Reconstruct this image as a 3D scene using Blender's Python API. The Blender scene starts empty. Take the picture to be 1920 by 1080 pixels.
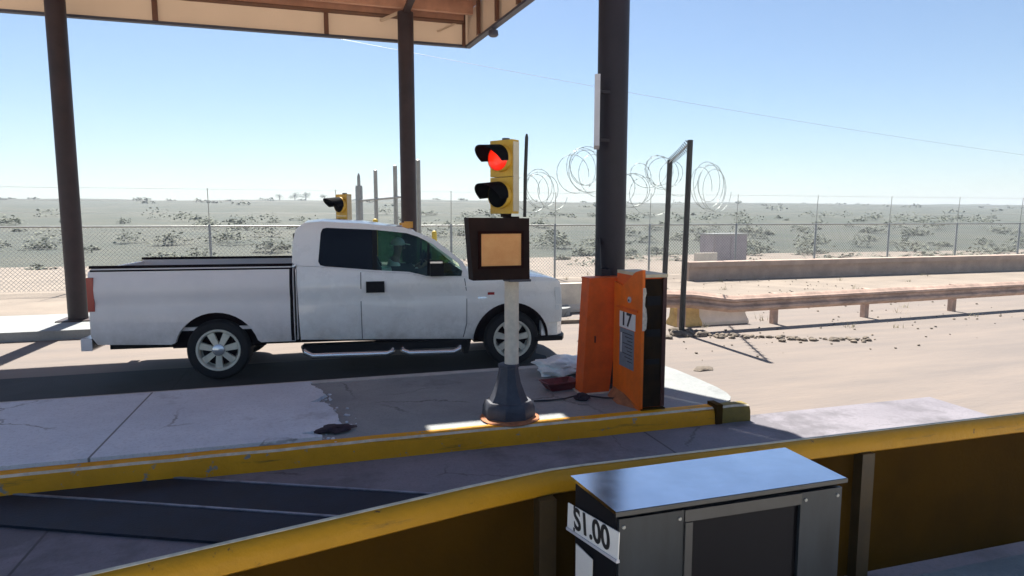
import bpy, bmesh, math, random
from mathutils import Vector, Matrix
R = math.radians
from mathutils import noise
rnd = random.Random(7)
SC = bpy.context.scene
COL = SC.collection

# ------------------------------------------------------------------ materials
def mat(name, col, rough=0.6, metal=0.0, var=0.0, scale=4.0, bump=0.0, bscale=40.0, col2=None, spec=0.5, stretch=(1,1,1), coat=0.0):
    m = bpy.data.materials.new(name); m.use_nodes = True
    nt = m.node_tree; b = nt.nodes['Principled BSDF']
    b.inputs['Base Color'].default_value = (*col, 1)
    b.inputs['Roughness'].default_value = rough
    b.inputs['Metallic'].default_value = metal
    b.inputs['Specular IOR Level'].default_value = spec
    b.inputs['Coat Weight'].default_value = coat
    if var > 0 or bump > 0 or col2:
        tc = nt.nodes.new('ShaderNodeTexCoord'); mp = nt.nodes.new('ShaderNodeMapping')
        mp.inputs['Scale'].default_value = stretch
        nt.links.new(tc.outputs['Object'], mp.inputs['Vector'])
    if var > 0 or col2:
        n = nt.nodes.new('ShaderNodeTexNoise'); n.inputs['Scale'].default_value = scale
        n.inputs['Detail'].default_value = 9; n.inputs['Roughness'].default_value = 0.65
        nt.links.new(mp.outputs[0], n.inputs['Vector'])
        r = nt.nodes.new('ShaderNodeValToRGB')
        c2 = col2 or tuple(c*(1-var) for c in col)
        c1 = col if col2 else tuple(min(1, c*(1+var)) for c in col)
        r.color_ramp.elements[0].position = .36; r.color_ramp.elements[1].position = .64
        r.color_ramp.elements[0].color = (*c2, 1); r.color_ramp.elements[1].color = (*c1, 1)
        nt.links.new(n.outputs['Fac'], r.inputs[0]); nt.links.new(r.outputs[0], b.inputs['Base Color'])
        rr = nt.nodes.new('ShaderNodeMapRange'); rr.inputs['To Min'].default_value = max(.03, rough-.1); rr.inputs['To Max'].default_value = min(1, rough+.1)
        nt.links.new(n.outputs['Fac'], rr.inputs['Value']); nt.links.new(rr.outputs[0], b.inputs['Roughness'])
    if bump > 0:
        n2 = nt.nodes.new('ShaderNodeTexNoise'); n2.inputs['Scale'].default_value = bscale; n2.inputs['Detail'].default_value = 6
        nt.links.new(mp.outputs[0], n2.inputs['Vector'])
        bp = nt.nodes.new('ShaderNodeBump'); bp.inputs['Strength'].default_value = bump; bp.inputs['Distance'].default_value = .02
        nt.links.new(n2.outputs['Fac'], bp.inputs['Height']); nt.links.new(bp.outputs[0], b.inputs['Normal'])
    return m

def worn(name, paint, under, rough=.6, amount=.40, scale=9, scuff=(.03,.028,.025), scuff_amt=.62, spec=.3):
    '''painted surface with chips down to what is underneath and dark scuffs, all by noise'''
    m = mat(name, paint, rough, spec=spec, bump=.25, bscale=30); nt = m.node_tree; b = nt.nodes['Principled BSDF']
    tc = nt.nodes.new('ShaderNodeTexCoord')
    def noise_mask(sc, lo, hi, stretch):
        mp = nt.nodes.new('ShaderNodeMapping'); mp.inputs['Scale'].default_value = stretch; nt.links.new(tc.outputs['Object'], mp.inputs[0])
        n = nt.nodes.new('ShaderNodeTexNoise'); n.inputs['Scale'].default_value = sc; n.inputs['Detail'].default_value = 8; n.inputs['Roughness'].default_value = .7
        nt.links.new(mp.outputs[0], n.inputs['Vector']); r = nt.nodes.new('ShaderNodeMapRange'); r.inputs['From Min'].default_value = lo; r.inputs['From Max'].default_value = hi
        nt.links.new(n.outputs['Fac'], r.inputs['Value']); return r
    tone = noise_mask(2.5, .3, .7, (1,1,1)); chip_highlight = noise_mask(scale, 1-amount+.02, 1-amount+.06, (1,1,1)); sc = noise_mask(3.2, scuff_amt, scuff_amt+.13, (.5,2,6))
    def mix(fac, a, c, k=1.0):
        x = nt.nodes.new('ShaderNodeMix'); x.data_type = 'RGBA'
        if isinstance(fac, float): x.inputs[0].default_value = fac
        else:
            mm = nt.nodes.new('ShaderNodeMath'); mm.operation = 'MULTIPLY'; mm.inputs[1].default_value = k; nt.links.new(fac.outputs[0], mm.inputs[0]); nt.links.new(mm.outputs[0], x.inputs[0])
        for i, v in ((6, a), (7, c)):
            if isinstance(v, tuple): x.inputs[i].default_value = (*v, 1)
            else: nt.links.new(v.outputs[2], x.inputs[i])
        return x
    base = mix(tone, tuple(c*.78 for c in paint), paint); base = mix(chip_highlight, base, under); base = mix(sc, base, scuff, .75)
    nt.links.new(base.outputs[2], b.inputs['Base Color']); return m

def pavement(name, c1, c2, crack=(.05,.048,.045), joint=3.0, rough=.85, oil=.66):
    '''slab paving: mottled, with thin cracks, saw-cut joints and oily stains'''
    m = mat(name, c1, rough, bump=.3, bscale=55); nt = m.node_tree; b = nt.nodes['Principled BSDF']; L = nt.links
    tc = nt.nodes.new('ShaderNodeTexCoord')
    def N(t, **k):
        n = nt.nodes.new(t)
        for a, v in k.items(): setattr(n, a, v)
        return n
    def noise_(sc, det=8):
        n = N('ShaderNodeTexNoise'); n.inputs['Scale'].default_value = sc; n.inputs['Detail'].default_value = det; n.inputs['Roughness'].default_value = .7; L.new(tc.outputs['Object'], n.inputs['Vector']); return n
    def rng(src, lo, hi, a=0., z=1.):
        r = N('ShaderNodeMapRange'); r.inputs['From Min'].default_value = lo; r.inputs['From Max'].default_value = hi; r.inputs['To Min'].default_value = a; r.inputs['To Max'].default_value = z; L.new(src, r.inputs['Value']); return r.outputs[0]
    def mix(f, a, c):
        x = N('ShaderNodeMix', data_type='RGBA'); L.new(f, x.inputs[0])
        for i, v in ((6,a),(7,c)):
            if isinstance(v, tuple): x.inputs[i].default_value = (*v,1)
            else: L.new(v, x.inputs[i])
        return x.outputs[2]
    def mul(a, c):
        x = N('ShaderNodeMath', operation='MULTIPLY'); L.new(a, x.inputs[0])
        if isinstance(c, float): x.inputs[1].default_value = c
        else: L.new(c, x.inputs[1])
        return x.outputs[0]
    col = mix(rng(noise_(1.1).outputs[0], .35, .65), c2, c1); col = mix(mul(rng(noise_(34, 3).outputs[0], .52, .62), .35), col, tuple(q*.6 for q in c1))
    wv = N('ShaderNodeVectorMath', operation='MULTIPLY_ADD'); nz = noise_(2.5, 4); L.new(nz.outputs['Color'], wv.inputs[0]); wv.inputs[1].default_value = (.35,.35,0); L.new(tc.outputs['Object'], wv.inputs[2])
    vo = N('ShaderNodeTexVoronoi', feature='DISTANCE_TO_EDGE'); vo.inputs['Scale'].default_value = .75; L.new(wv.outputs[0], vo.inputs['Vector'])
    ck = mul(rng(vo.outputs['Distance'], .004, .011, 1., 0.), rng(noise_(.9, 2).outputs[0], .52, .60)); col = mix(mul(ck, .55), col, crack)
    sx = N('ShaderNodeSeparateXYZ'); L.new(tc.outputs['Object'], sx.inputs[0]); md = N('ShaderNodeMath', operation='PINGPONG'); of = N('ShaderNodeMath', operation='ADD'); of.inputs[1].default_value = 1.75; L.new(sx.outputs[0], of.inputs[0]); L.new(of.outputs[0], md.inputs[0]); md.inputs[1].default_value = joint
    jt = rng(md.outputs[0], .006, .012, 1., 0.); col = mix(mul(jt, .8), col, crack)
    col = mix(mul(rng(noise_(.8, 5).outputs[0], oil-.08, oil+.03), .6), col, tuple(q*.35 for q in c1))
    L.new(col, b.inputs['Base Color']); return m

def sheetmat(name, col, through):
    '''single-skin panel that lets some daylight through'''
    m = bpy.data.materials.new(name); m.use_nodes = True; nt = m.node_tree; nt.nodes.remove(nt.nodes['Principled BSDF'])
    tc = nt.nodes.new('ShaderNodeTexCoord'); n = nt.nodes.new('ShaderNodeTexNoise'); n.inputs['Scale'].default_value = 1.3; n.inputs['Detail'].default_value = 7
    nt.links.new(tc.outputs['Object'], n.inputs['Vector']); r = nt.nodes.new('ShaderNodeValToRGB'); nt.links.new(n.outputs['Fac'], r.inputs[0])
    r.color_ramp.elements[0].color = (*[c*.8 for c in col], 1); r.color_ramp.elements[1].color = (*col, 1)
    d = nt.nodes.new('ShaderNodeBsdfDiffuse'); t = nt.nodes.new('ShaderNodeBsdfTranslucent'); x = nt.nodes.new('ShaderNodeMixShader'); x.inputs[0].default_value = through
    for q in (d, t): nt.links.new(r.outputs[0], q.inputs[0])
    nt.links.new(d.outputs[0], x.inputs[1]); nt.links.new(t.outputs[0], x.inputs[2]); nt.links.new(x.outputs[0], nt.nodes['Material Output'].inputs[0]); return m

def glass(name, tint, alpha, rough=0.03):
    m = bpy.data.materials.new(name); m.use_nodes = True
    nt = m.node_tree; nt.nodes.remove(nt.nodes['Principled BSDF']); out = nt.nodes['Material Output']
    t = nt.nodes.new('ShaderNodeBsdfTransparent'); t.inputs[0].default_value = (*tint, 1)
    d = nt.nodes.new('ShaderNodeBsdfDiffuse'); d.inputs[0].default_value = (.006,.007,.012,1)
    g = nt.nodes.new('ShaderNodeBsdfGlossy'); g.inputs['Roughness'].default_value = rough
    fr = nt.nodes.new('ShaderNodeFresnel'); fr.inputs[0].default_value = 1.35
    a = nt.nodes.new('ShaderNodeMixShader'); a.inputs[0].default_value = alpha
    b = nt.nodes.new('ShaderNodeMixShader')
    nt.links.new(d.outputs[0], a.inputs[1]); nt.links.new(t.outputs[0], a.inputs[2])
    nt.links.new(fr.outputs[0], b.inputs[0]); nt.links.new(a.outputs[0], b.inputs[1]); nt.links.new(g.outputs[0], b.inputs[2])
    nt.links.new(b.outputs[0], out.inputs[0])
    return m

def emit(name, col, strength):
    m = mat(name, col, .25)
    b = m.node_tree.nodes['Principled BSDF']
    b.inputs['Emission Color'].default_value = (*col, 1); b.inputs['Emission Strength'].default_value = strength
    return m

M = dict(
 sand=mat('dry_sand', (.235,.192,.152), .95, var=.16, scale=.7, bump=.5, bscale=14),
 asphalt=pavement('shaded_asphalt', (.028,.030,.034), (.020,.022,.025), crack=(.008,.008,.008), joint=40., oil=.6),
 plaza=mat('bounce_plaza_concrete', (.74,.66,.55), .9, var=.08, scale=1.2, bump=.15),
 lane=pavement('worn_lane_concrete', (.235,.22,.245), (.18,.168,.19), joint=2.3, oil=.58),
 concrete=pavement('island_concrete', (.32,.335,.33), (.235,.25,.25)),
 curbgrey=mat('pale_curb_concrete', (.50,.49,.46), .8, var=.12, scale=6, bump=.2),
 dust=mat('dusty_pavement', (.222,.183,.155), .95, scale=1.1, bump=.4, bscale=20, col2=(.172,.146,.130), stretch=(.3,1.9,1)),
 yellow=worn('yellow_curb_paint', (.84,.37,.003), (.30,.27,.23), amount=.415, scale=7, scuff_amt=.57),
 olive=mat('shaded_yellow_paint', (.20,.145,.02), .7, var=.25, scale=5, bump=.2),  # olive tone puts the kerb end's shade into the paint
 chip_highlight=mat('pale_edge_highlight', (.62,.56,.42), .8, var=.2, scale=12),  # highlight along kerb and rail edges put into the colour
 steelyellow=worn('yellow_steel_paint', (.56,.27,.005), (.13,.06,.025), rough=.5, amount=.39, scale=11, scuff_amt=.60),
 brown=mat('brown_steel_and_shade', (.050,.024,.0018), .85, var=.2, scale=2, bump=.1, spec=.03),  # barrier side's shade put into the colour; plain brown on joint and plinth
 postbrown=mat('brown_yellow_post_paint', (.045,.026,.006), .5, var=.25, scale=7),
 column=mat('dark_maroon_steel', (.014,.010,.016), .5, spec=.3, var=.25, scale=3, bump=.08),
 column2=mat('dark_brown_column_paint', (.034,.019,.019), .5, spec=.3, var=.25, scale=3, bump=.08),
 fascia=sheetmat('tan_translucent_fascia', (.66,.48,.34), .11),  # translucency added so daylight behind brightens the panels
 rib=mat('dark_brown_rib', (.12,.045,.02), .6, var=.2),
 trim=mat('slate_trim', (.045,.045,.065), .5, var=.2),
 deck=mat('brown_soffit', (.42,.21,.13), .65, var=.2, scale=2),
 white=mat('white_truck_paint', (.86,.84,.80), .28, var=.02, scale=1.5, coat=.4),
 bedwhite=mat('white_bed_paint', (.82,.76,.73), .4, var=.03, scale=2, coat=.2),
 black=mat('black_plastic', (.008,.008,.010), .6, spec=.2, var=.2),
 gap=mat('dark_gap_rubber', (.012,.007,.008), .9, spec=.05),
 rubber=mat('tyre_rubber', (.012,.012,.014), .85, var=.2, bump=.2, bscale=90),
 rim=mat('silver_wheel', (.68,.66,.56), .4, metal=.3, var=.1, scale=9),
 chrome=mat('bright_trim', (.75,.76,.78), .2, metal=.7),
 silltube=mat('polished_sill_tube', (.95,.95,.95), .25, metal=.85),
 seam=mat('door_seam_grey', (.10,.10,.11), .8),  # dark grey shut lines of the doors
 amber=mat('amber_lens', (.75,.33,.03), .3),
 redlens=mat('red_tail_lens', (.35,.02,.015), .25),
 clear=mat('clear_lamp_lens', (.75,.76,.74), .15, spec=.8),
 darkglass=glass('dark_tinted_glass', (.08,.09,.12), .2, .08),
 greenglass=glass('green_tinted_glass', (.82,.96,.87), .985),
 wideglass=glass('windscreen_glass', (.86,.93,.90), .985),
 farglass=glass('far_green_glass', (.20,.33,.25), .9),
 seat=mat('dark_seat_cloth', (.018,.018,.022), .9, var=.2),
 skin=mat('skin', (.30,.19,.13), .55, var=.08),
 shirt=mat('pale_shirt', (.82,.86,.80), .9, var=.1, scale=12),
 cap=mat('pale_cap_cloth', (.7,.72,.68), .9, var=.1),
 sigyellow=mat('signal_yellow', (.62,.38,.03), .5, scale=8, bump=.06, col2=(.48,.28,.025)),
 sigside=mat('pale_cream_edge', (.52,.46,.33), .6, var=.12),  # paler cream for the strip on one side of the housing
 lensoff=mat('unlit_dark_lens', (.003,.003,.004), .8, spec=.05),
 redlit=emit('lit_red_lens', (1.0,.022,.006), .36),
 pole=mat('pale_grey_pole', (.72,.62,.49), .5, var=.13, scale=9, bump=.06),
 cast=mat('dark_cast_base', (.055,.06,.078), .6, var=.25, scale=7, bump=.2),
 rust=mat('rusty_orange_pad', (.38,.14,.055), .8, var=.3, scale=10, bump=.2),
 boxbrown=mat('dark_brown_sign_box', (.018,.0075,.005), .7, spec=.12, var=.3, scale=6),
 bezel=mat('maroon_bezel', (.016,.003,.002), .8, spec=.08, var=.2),
 tan=mat('peach_tan_panel', (.72,.345,.115), .6, scale=6, col2=(.64,.27,.075)),
 orange=mat('orange_cabinet_paint', (.80,.15,.006), .5, spec=.3, var=.12, scale=5, bump=.05),
 orange2=mat('red_orange_cabinet_paint', (.74,.115,.012), .55, spec=.3, var=.14, scale=5, bump=.05),
 darkpanel=mat('cabinet_inner_shade', (.020,.010,.003), .8, spec=.1, var=.5, scale=5),
 darkred=mat('dark_red_frame', (.05,.008,.006), .55, var=.2),
 cream=mat('cream_cap', (.60,.50,.33), .6, var=.1),
 cornerpale=mat('pale_corner_tan', (.62,.52,.42), .7, var=.2, scale=30),
 labelwhite=mat('white_sticker', (.72,.72,.70), .6, var=.04),
 labelgrey=mat('blue_grey_sticker', (.17,.20,.235), .6, var=.15, scale=20),
 ink=mat('black_ink', (.008,.008,.01), .6),
 machine=mat('brushed_steel', (.66,.70,.78), .17, metal=1.0, var=.08, scale=5, bump=.015, bscale=6),
 machfront=mat('grey_machine_panel', (.018,.025,.034), .38, metal=.3, var=.25, scale=3, stretch=(3,1,.6)),
 machblack=mat('black_machine_panel', (.006,.006,.009), .6, spec=.15),
 machedge=mat('grey_machine_edge', (.05,.052,.055), .4, metal=.3, var=.15),
 topping=pavement('pale_concrete_topping', (.70,.75,.80), (.56,.61,.67), joint=40.),
 rag=mat('dark_maroon_cloth', (.035,.022,.032), .9, var=.4, scale=20, bump=.4),
 bag=mat('milky_plastic_film', (.80,.86,.85), .35, var=.1, scale=9, bump=.4, bscale=20),
 tray=mat('dark_red_plastic', (.19,.035,.038), .5, var=.25, scale=14),
 cable=mat('black_cable', (.02,.02,.024), .6),
 paintwhite=mat('worn_white_paint', (.78,.79,.84), .7, scale=22, col2=(.66,.67,.73)),
 plate=mat('blue_black_steel_plate', (.012,.020,.036), .6, spec=.2, var=.3, scale=3, bump=.15, bscale=60),
 plateedge=mat('worn_plate_edge', (.22,.25,.32), .45, metal=.4, var=.3, scale=9),
 galv=mat('grey_galvanised_steel', (.30,.31,.30), .5, metal=.4, var=.12),
 darkpost=mat('dark_rusty_post', (.022,.022,.022), .6, var=.4, scale=6),
 wire=mat('fence_wire', (.5,.52,.52), .5, metal=.3),
 razor=mat('razor_wire', (.34,.38,.37), .45, metal=.4),
 rail=mat('rusty_brown_rail', (.46,.32,.25), .75, var=.3, scale=3, bump=.1),
 jersey=mat('pale_concrete_block', (.66,.60,.50), .85, var=.1, scale=4, bump=.2),
 jerseyyel=mat('faded_yellow_block', (.50,.36,.14), .85, var=.2, scale=6, bump=.2),
 stone=mat('grey_brown_stone', (.16,.13,.10), .9, var=.4, scale=6, bump=.4),
 mauve=mat('grey_mauve_metal', (.30,.27,.30), .6, var=.12),
 hill=mat('grey_green_hillside', (.040,.053,.040), .95, scale=.16, bump=.5, bscale=1.2, col2=(.068,.070,.048)),
 scrub=mat('grey_green_scrub', (.165,.18,.135), .95, scale=.3, col2=(.19,.20,.15)),
 treeleaf=mat('hazy_tree_leaves', (.10,.125,.07), .9, var=.2, scale=3),
 weed=mat('dry_weed_stalks', (.26,.23,.13), .9, var=.3, scale=9),
 berm=mat('tan_low_wall', (.40,.30,.24), .9, var=.15, scale=2, bump=.3),
 bollard=mat('bright_yellow_paint', (.72,.52,.06), .5, var=.1),
 panelgrey=mat('pale_grey_panel', (.48,.48,.52), .5, var=.06),
)

_nt = M['redlit'].node_tree; _b = _nt.nodes['Principled BSDF']; _tc = _nt.nodes.new('ShaderNodeTexCoord'); _mp = _nt.nodes.new('ShaderNodeMapping'); _mp.inputs['Location'].default_value = (-.5,0,-.5)
_mp.inputs['Scale'].default_value = (1,0,1); _l = _nt.nodes.new('ShaderNodeVectorMath'); _l.operation = 'LENGTH'; _r = _nt.nodes.new('ShaderNodeMapRange')
_r.inputs['From Min'].default_value = .05; _r.inputs['From Max'].default_value = .5; _r.inputs['To Min'].default_value = .42; _r.inputs['To Max'].default_value = .12
_nt.links.new(_tc.outputs['Generated'], _mp.inputs[0]); _nt.links.new(_mp.outputs[0], _l.inputs[0]); _nt.links.new(_l.outputs['Value'], _r.inputs['Value']); _nt.links.new(_r.outputs[0], _b.inputs['Emission Strength'])
# road dust on the lower truck panels
for _k in ('white','bedwhite'):
    _nt = M[_k].node_tree; _b = _nt.nodes['Principled BSDF']; _src = _b.inputs['Base Color'].links[0].from_socket; _tc = _nt.nodes.new('ShaderNodeTexCoord'); _sp = _nt.nodes.new('ShaderNodeSeparateXYZ'); _nz = _nt.nodes.new('ShaderNodeTexNoise'); _nz.inputs['Scale'].default_value = 3.5; _nz.inputs['Detail'].default_value = 9; _nz.inputs['Roughness'].default_value = .75
    _h = _nt.nodes.new('ShaderNodeMapRange'); _h.inputs['From Min'].default_value = .40; _h.inputs['From Max'].default_value = .95; _h.inputs['To Min'].default_value = .85; _h.inputs['To Max'].default_value = .0
    _f = _nt.nodes.new('ShaderNodeMapRange'); _f.inputs['From Min'].default_value = .35; _f.inputs['From Max'].default_value = .75
    _m = _nt.nodes.new('ShaderNodeMath'); _m.operation = 'MULTIPLY'; _x = _nt.nodes.new('ShaderNodeMix'); _x.data_type = 'RGBA'; _x.inputs[7].default_value = (.36,.31,.26,1)
    _nt.links.new(_tc.outputs['Object'], _sp.inputs[0]); _nt.links.new(_tc.outputs['Object'], _nz.inputs['Vector']); _nt.links.new(_sp.outputs[2], _h.inputs['Value']); _nt.links.new(_nz.outputs[0], _f.inputs['Value'])
    _nt.links.new(_h.outputs[0], _m.inputs[0]); _nt.links.new(_f.outputs[0], _m.inputs[1]); _nt.links.new(_m.outputs[0], _x.inputs[0]); _nt.links.new(_src, _x.inputs[6]); _nt.links.new(_x.outputs[2], _b.inputs['Base Color'])

# ------------------------------------------------------------------ mesh helpers
def link(o, parent=None):
    COL.objects.link(o)
    if parent is not None: o.parent = parent
    return o
def mesh(name, bm, m, parent=None, smooth=None, bevel=0, seg=2, mats=None):
    """ONE mesh object out of a bmesh; smooth = angle in degrees under which edges are smoothed"""
    if bevel:
        es = [e for e in bm.edges if len(e.link_faces) == 2 and e.calc_face_angle(0) > R(35)]
        bmesh.ops.bevel(bm, geom=es, offset=bevel, segments=seg, affect='EDGES', clamp_overlap=True, profile=.6)
        if smooth is None: smooth = 40
    bmesh.ops.recalc_face_normals(bm, faces=bm.faces)
    if smooth:
        for f in bm.faces: f.smooth = True
        for e in bm.edges:
            if len(e.link_faces) == 2: e.smooth = e.calc_face_angle(0) < R(smooth)
    me = bpy.data.meshes.new(name); bm.to_mesh(me); bm.free()
    for x in (mats or [m]): me.materials.append(x)
    return link(bpy.data.objects.new(name, me), parent)
def tag(o, label=None, cat=None, group=None, kind=None):
    if label: o['label'] = label
    if cat: o['category'] = cat
    if group: o['group'] = group
    if kind: o['kind'] = kind
    return o
def empty(name, loc, label, cat, rz=0, group=None):
    o = bpy.data.objects.new(name, None); o.location = loc; o.rotation_euler = (0,0,rz); o.empty_display_size = .2
    link(o); return tag(o, label, cat, group)
def nb(): return bmesh.new()
def quadbox(bm, c8, mi=0):
    v = [bm.verts.new(c) for c in c8]
    for f in ((0,3,2,1),(4,5,6,7),(0,1,5,4),(1,2,6,5),(2,3,7,6),(3,0,4,7)):
        bm.faces.new([v[i] for i in f]).material_index = mi
def box(bm, x0, x1, y0, y1, z0, z1, mi=0):
    quadbox(bm, [(x0,y0,z0),(x1,y0,z0),(x1,y1,z0),(x0,y1,z0),(x0,y0,z1),(x1,y0,z1),(x1,y1,z1),(x0,y1,z1)], mi)
def bar(bm, a, b, w, h=None, up=(0,0,1)):
    a, b = Vector(a), Vector(b); h = h or w; d = (b-a).normalized(); u = Vector(up)
    if abs(d.dot(u)) > .95: u = Vector((0,1,0))
    s = d.cross(u).normalized()*w/2; t = s.cross(d).normalized()*h/2
    quadbox(bm, [a-s-t, a+s-t, b+s-t, b-s-t, a-s+t, a+s+t, b+s+t, b-s+t])
def tube(bm, pts, r, n=10, cap=True):
    pts = [Vector(p) for p in pts]; rs = r if isinstance(r, (list, tuple)) else [r]*len(pts)
    rings = []; u = None
    for i, p in enumerate(pts):
        d = (pts[min(i+1, len(pts)-1)] - pts[max(i-1, 0)]).normalized()
        if u is None:
            u = Vector((0,0,1)) if abs(d.z) < .9 else Vector((1,0,0))
        u = (u - d*u.dot(d)).normalized(); w = d.cross(u)
        rings.append([bm.verts.new(p + (u*math.cos(k*math.tau/n) + w*math.sin(k*math.tau/n))*rs[i]) for k in range(n)])
    for a, b in zip(rings, rings[1:]):
        for k in range(n): bm.faces.new((a[k], a[(k+1)%n], b[(k+1)%n], b[k]))
    if cap: bm.faces.new(rings[0][::-1]); bm.faces.new(rings[-1])
def lathe(bm, prof, cx=0, cy=0, cz=0, n=24, axis='z', a0=0, cap=True):
    rings = []
    for r, z in prof:
        ring = []
        for k in range(n):
            a = a0 + k*math.tau/n; c, s = math.cos(a)*r, math.sin(a)*r
            p = (cx+c, cy+s, cz+z) if axis == 'z' else (cx+c, cy+z, cz+s)
            ring.append(bm.verts.new(p))
        rings.append(ring)
    for a, b in zip(rings, rings[1:]):
        for k in range(n): bm.faces.new((a[k], a[(k+1)%n], b[(k+1)%n], b[k]))
    if cap: bm.faces.new(rings[0][::-1]); bm.faces.new(rings[-1])
def prism_xy(bm, pts, z0, z1):
    a = [bm.verts.new((x,y,z0)) for x,y in pts]; b = [bm.verts.new((x,y,z1)) for x,y in pts]
    bm.faces.new(a[::-1]); bm.faces.new(b)
    for i in range(len(pts)): bm.faces.new((a[i], a[(i+1)%len(pts)], b[(i+1)%len(pts)], b[i]))
def text(name, s, size, m, loc, rot, parent, ext=.0015, sx=1.0, font_bold=.0):
    c = bpy.data.curves.new(name, 'FONT'); c.body = s; c.size = size; c.extrude = ext; c.align_x = 'CENTER'; c.align_y = 'CENTER'; c.offset = font_bold
    t = bpy.data.objects.new('t', c); COL.objects.link(t); bpy.context.view_layer.update()
    me = bpy.data.meshes.new_from_object(t.evaluated_get(bpy.context.evaluated_depsgraph_get())); bpy.data.objects.remove(t)
    me.materials.clear(); me.materials.append(m); o = bpy.data.objects.new(name, me)
    o.matrix_local = Matrix.Translation(loc) @ rot.to_4x4() @ Matrix.Diagonal((sx,1,1,1)); return link(o, parent)

# ------------------------------------------------------------------ camera, light, air
cam_d = bpy.data.cameras.new('camera'); cam = bpy.data.objects.new('camera', cam_d); link(cam)
cam_d.lens = 22.5; cam_d.sensor_width = 36; cam_d.clip_end = 5000; cam_d.clip_start = .05
cam.location = (0,0,2.0); cam.rotation_euler = (R(90-6.277), 0, R(-16.5)); SC.camera = cam
SUN = Vector((.02, .577, .816)).normalized()
sd = bpy.data.lights.new('sun', 'SUN'); sd.energy = 3.7; sd.angle = R(.5); sd.color = (1,.95,.87)
so = bpy.data.objects.new('sun', sd); link(so); so.rotation_euler = SUN.to_track_quat('Z', 'Y').to_euler()
w = bpy.data.worlds.new('World'); SC.world = w; w.use_nodes = True
nt = w.node_tree; bg = nt.nodes['Background']; sk = nt.nodes.new('ShaderNodeTexSky'); sk.sky_type = 'NISHITA'; sk.sun_disc = False
sk.sun_elevation = math.asin(SUN.z); sk.sun_rotation = math.atan2(SUN.x, SUN.y)
sk.air_density = 1.0; sk.dust_density = .4; sk.ozone_density = 3.6; sk.altitude = 0
nt.links.new(sk.outputs[0], bg.inputs[0]); bg.inputs[1].default_value = .040
SC.view_settings.view_transform = 'Standard'; SC.view_settings.look = 'None'; SC.view_settings.exposure = 1.78; SC.view_settings.gamma = 1
SC.cycles.max_bounces = 8; SC.cycles.volume_bounces = 0; SC.cycles.use_denoising = True; SC.cycles.transparent_max_bounces = 12

HAZE = True
if HAZE:
    bm = nb(); box(bm, -900, 900, -120, 620, -10.0, 22)
    hz = mesh('haze', bm, None); hz.data.materials.clear(); hm = bpy.data.materials.new('dusty_air'); hm.use_nodes = True
    t = hm.node_tree; t.nodes.remove(t.nodes['Principled BSDF']); pv = t.nodes.new('ShaderNodeVolumePrincipled')
    pv.inputs['Color'].default_value = (.82,.91,1.0,1); pv.inputs['Density'].default_value = .00125; pv.inputs['Anisotropy'].default_value = .0
    t.links.new(pv.outputs[0], t.nodes['Material Output'].inputs['Volume']); hz.data.materials.append(hm)
    tag(hz, kind='stuff')

# ------------------------------------------------------------------ setting
bm = nb(); 
NX, NY = 60, 50
bmesh.ops.create_grid(bm, x_segments=2, y_segments=2, size=2500)
tag(mesh('ground', bm, M['sand']), kind='structure').location.z = -.02
def sheet(name, pts, z, m, th=.0):
    bm = nb()
    bm.faces.new([bm.verts.new((x,y,z)) for x,y in pts]); return tag(mesh(name, bm, m), kind='structure')
def ragged(x0, y0, x1, y1, n, amp, r=rnd):
    return [(x0+(x1-x0)*i/n+r.uniform(-amp,amp), y0+(y1-y0)*i/n+r.uniform(-amp,amp)*.3) for i in range(n+1)]
sheet('dusty_pavement', [(-60,-30)] + ragged(30,-30,26,12,14,.5) + ragged(24,12.4,-60,12.4,30,.4), -.008, M['dust'])
sheet('truck_lane_road', [(-60,7.4)] + [(2.95,7.4)] + ragged(3.0,7.4,3.1,9.3,9,.08) + ragged(2.9,9.32,-60,9.32,60,.05), -.004, M['asphalt'])  # near-black tone and cut edges carry the shade under the truck
sheet('bounce_pavement', [(-60,-40),(40,-40),(40,.9),(-60,.9)], -.003, M['plaza'])  # unseen pale ground added to bounce sunlight into the shaded lanes
sheet('middle_lane_road', [(-60,2.5),(6.4,2.5),(6.5,5.4),(-60,5.4)], -.004, M['lane'])
# islands
def island(name, x0, x1, y0, y1, h, m, bev=.02, nose=.5):
    pts = [(x0,y0),(x1-nose,y0)]; 
    cy = (y0+y1)/2; ry = (y1-y0)/2
    for k in range(0, 13):
        a = -math.pi/2 + k*math.pi/12; pts.append((x1-nose+math.copysign(abs(math.cos(a))**.6,math.cos(a))*nose, cy+math.copysign(abs(math.sin(a))**.6,math.sin(a))*ry))
    pts += [(x0,y1)]
    bm = nb(); prism_xy(bm, pts, -.05, h); return tag(mesh(name, bm, m, bevel=bev), kind='structure')
island('island_pavement', -30, 4.12, 5.40, 7.34, .15, M['concrete'])
island('island_pavement', -30, 5.0, 12.1, 14.2, .15, M['concrete'])
island('island_pavement', -30, 7.5, 1.30, 2.42, .15, M['concrete'])
bm = nb(); prism_xy(bm, [(-30,7.342),(3.6,7.342),(3.6,7.47),(-30,7.47)], -.05, .158); tag(mesh('rear_kerb', bm, M['curbgrey'], bevel=.02), kind='structure')
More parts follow.
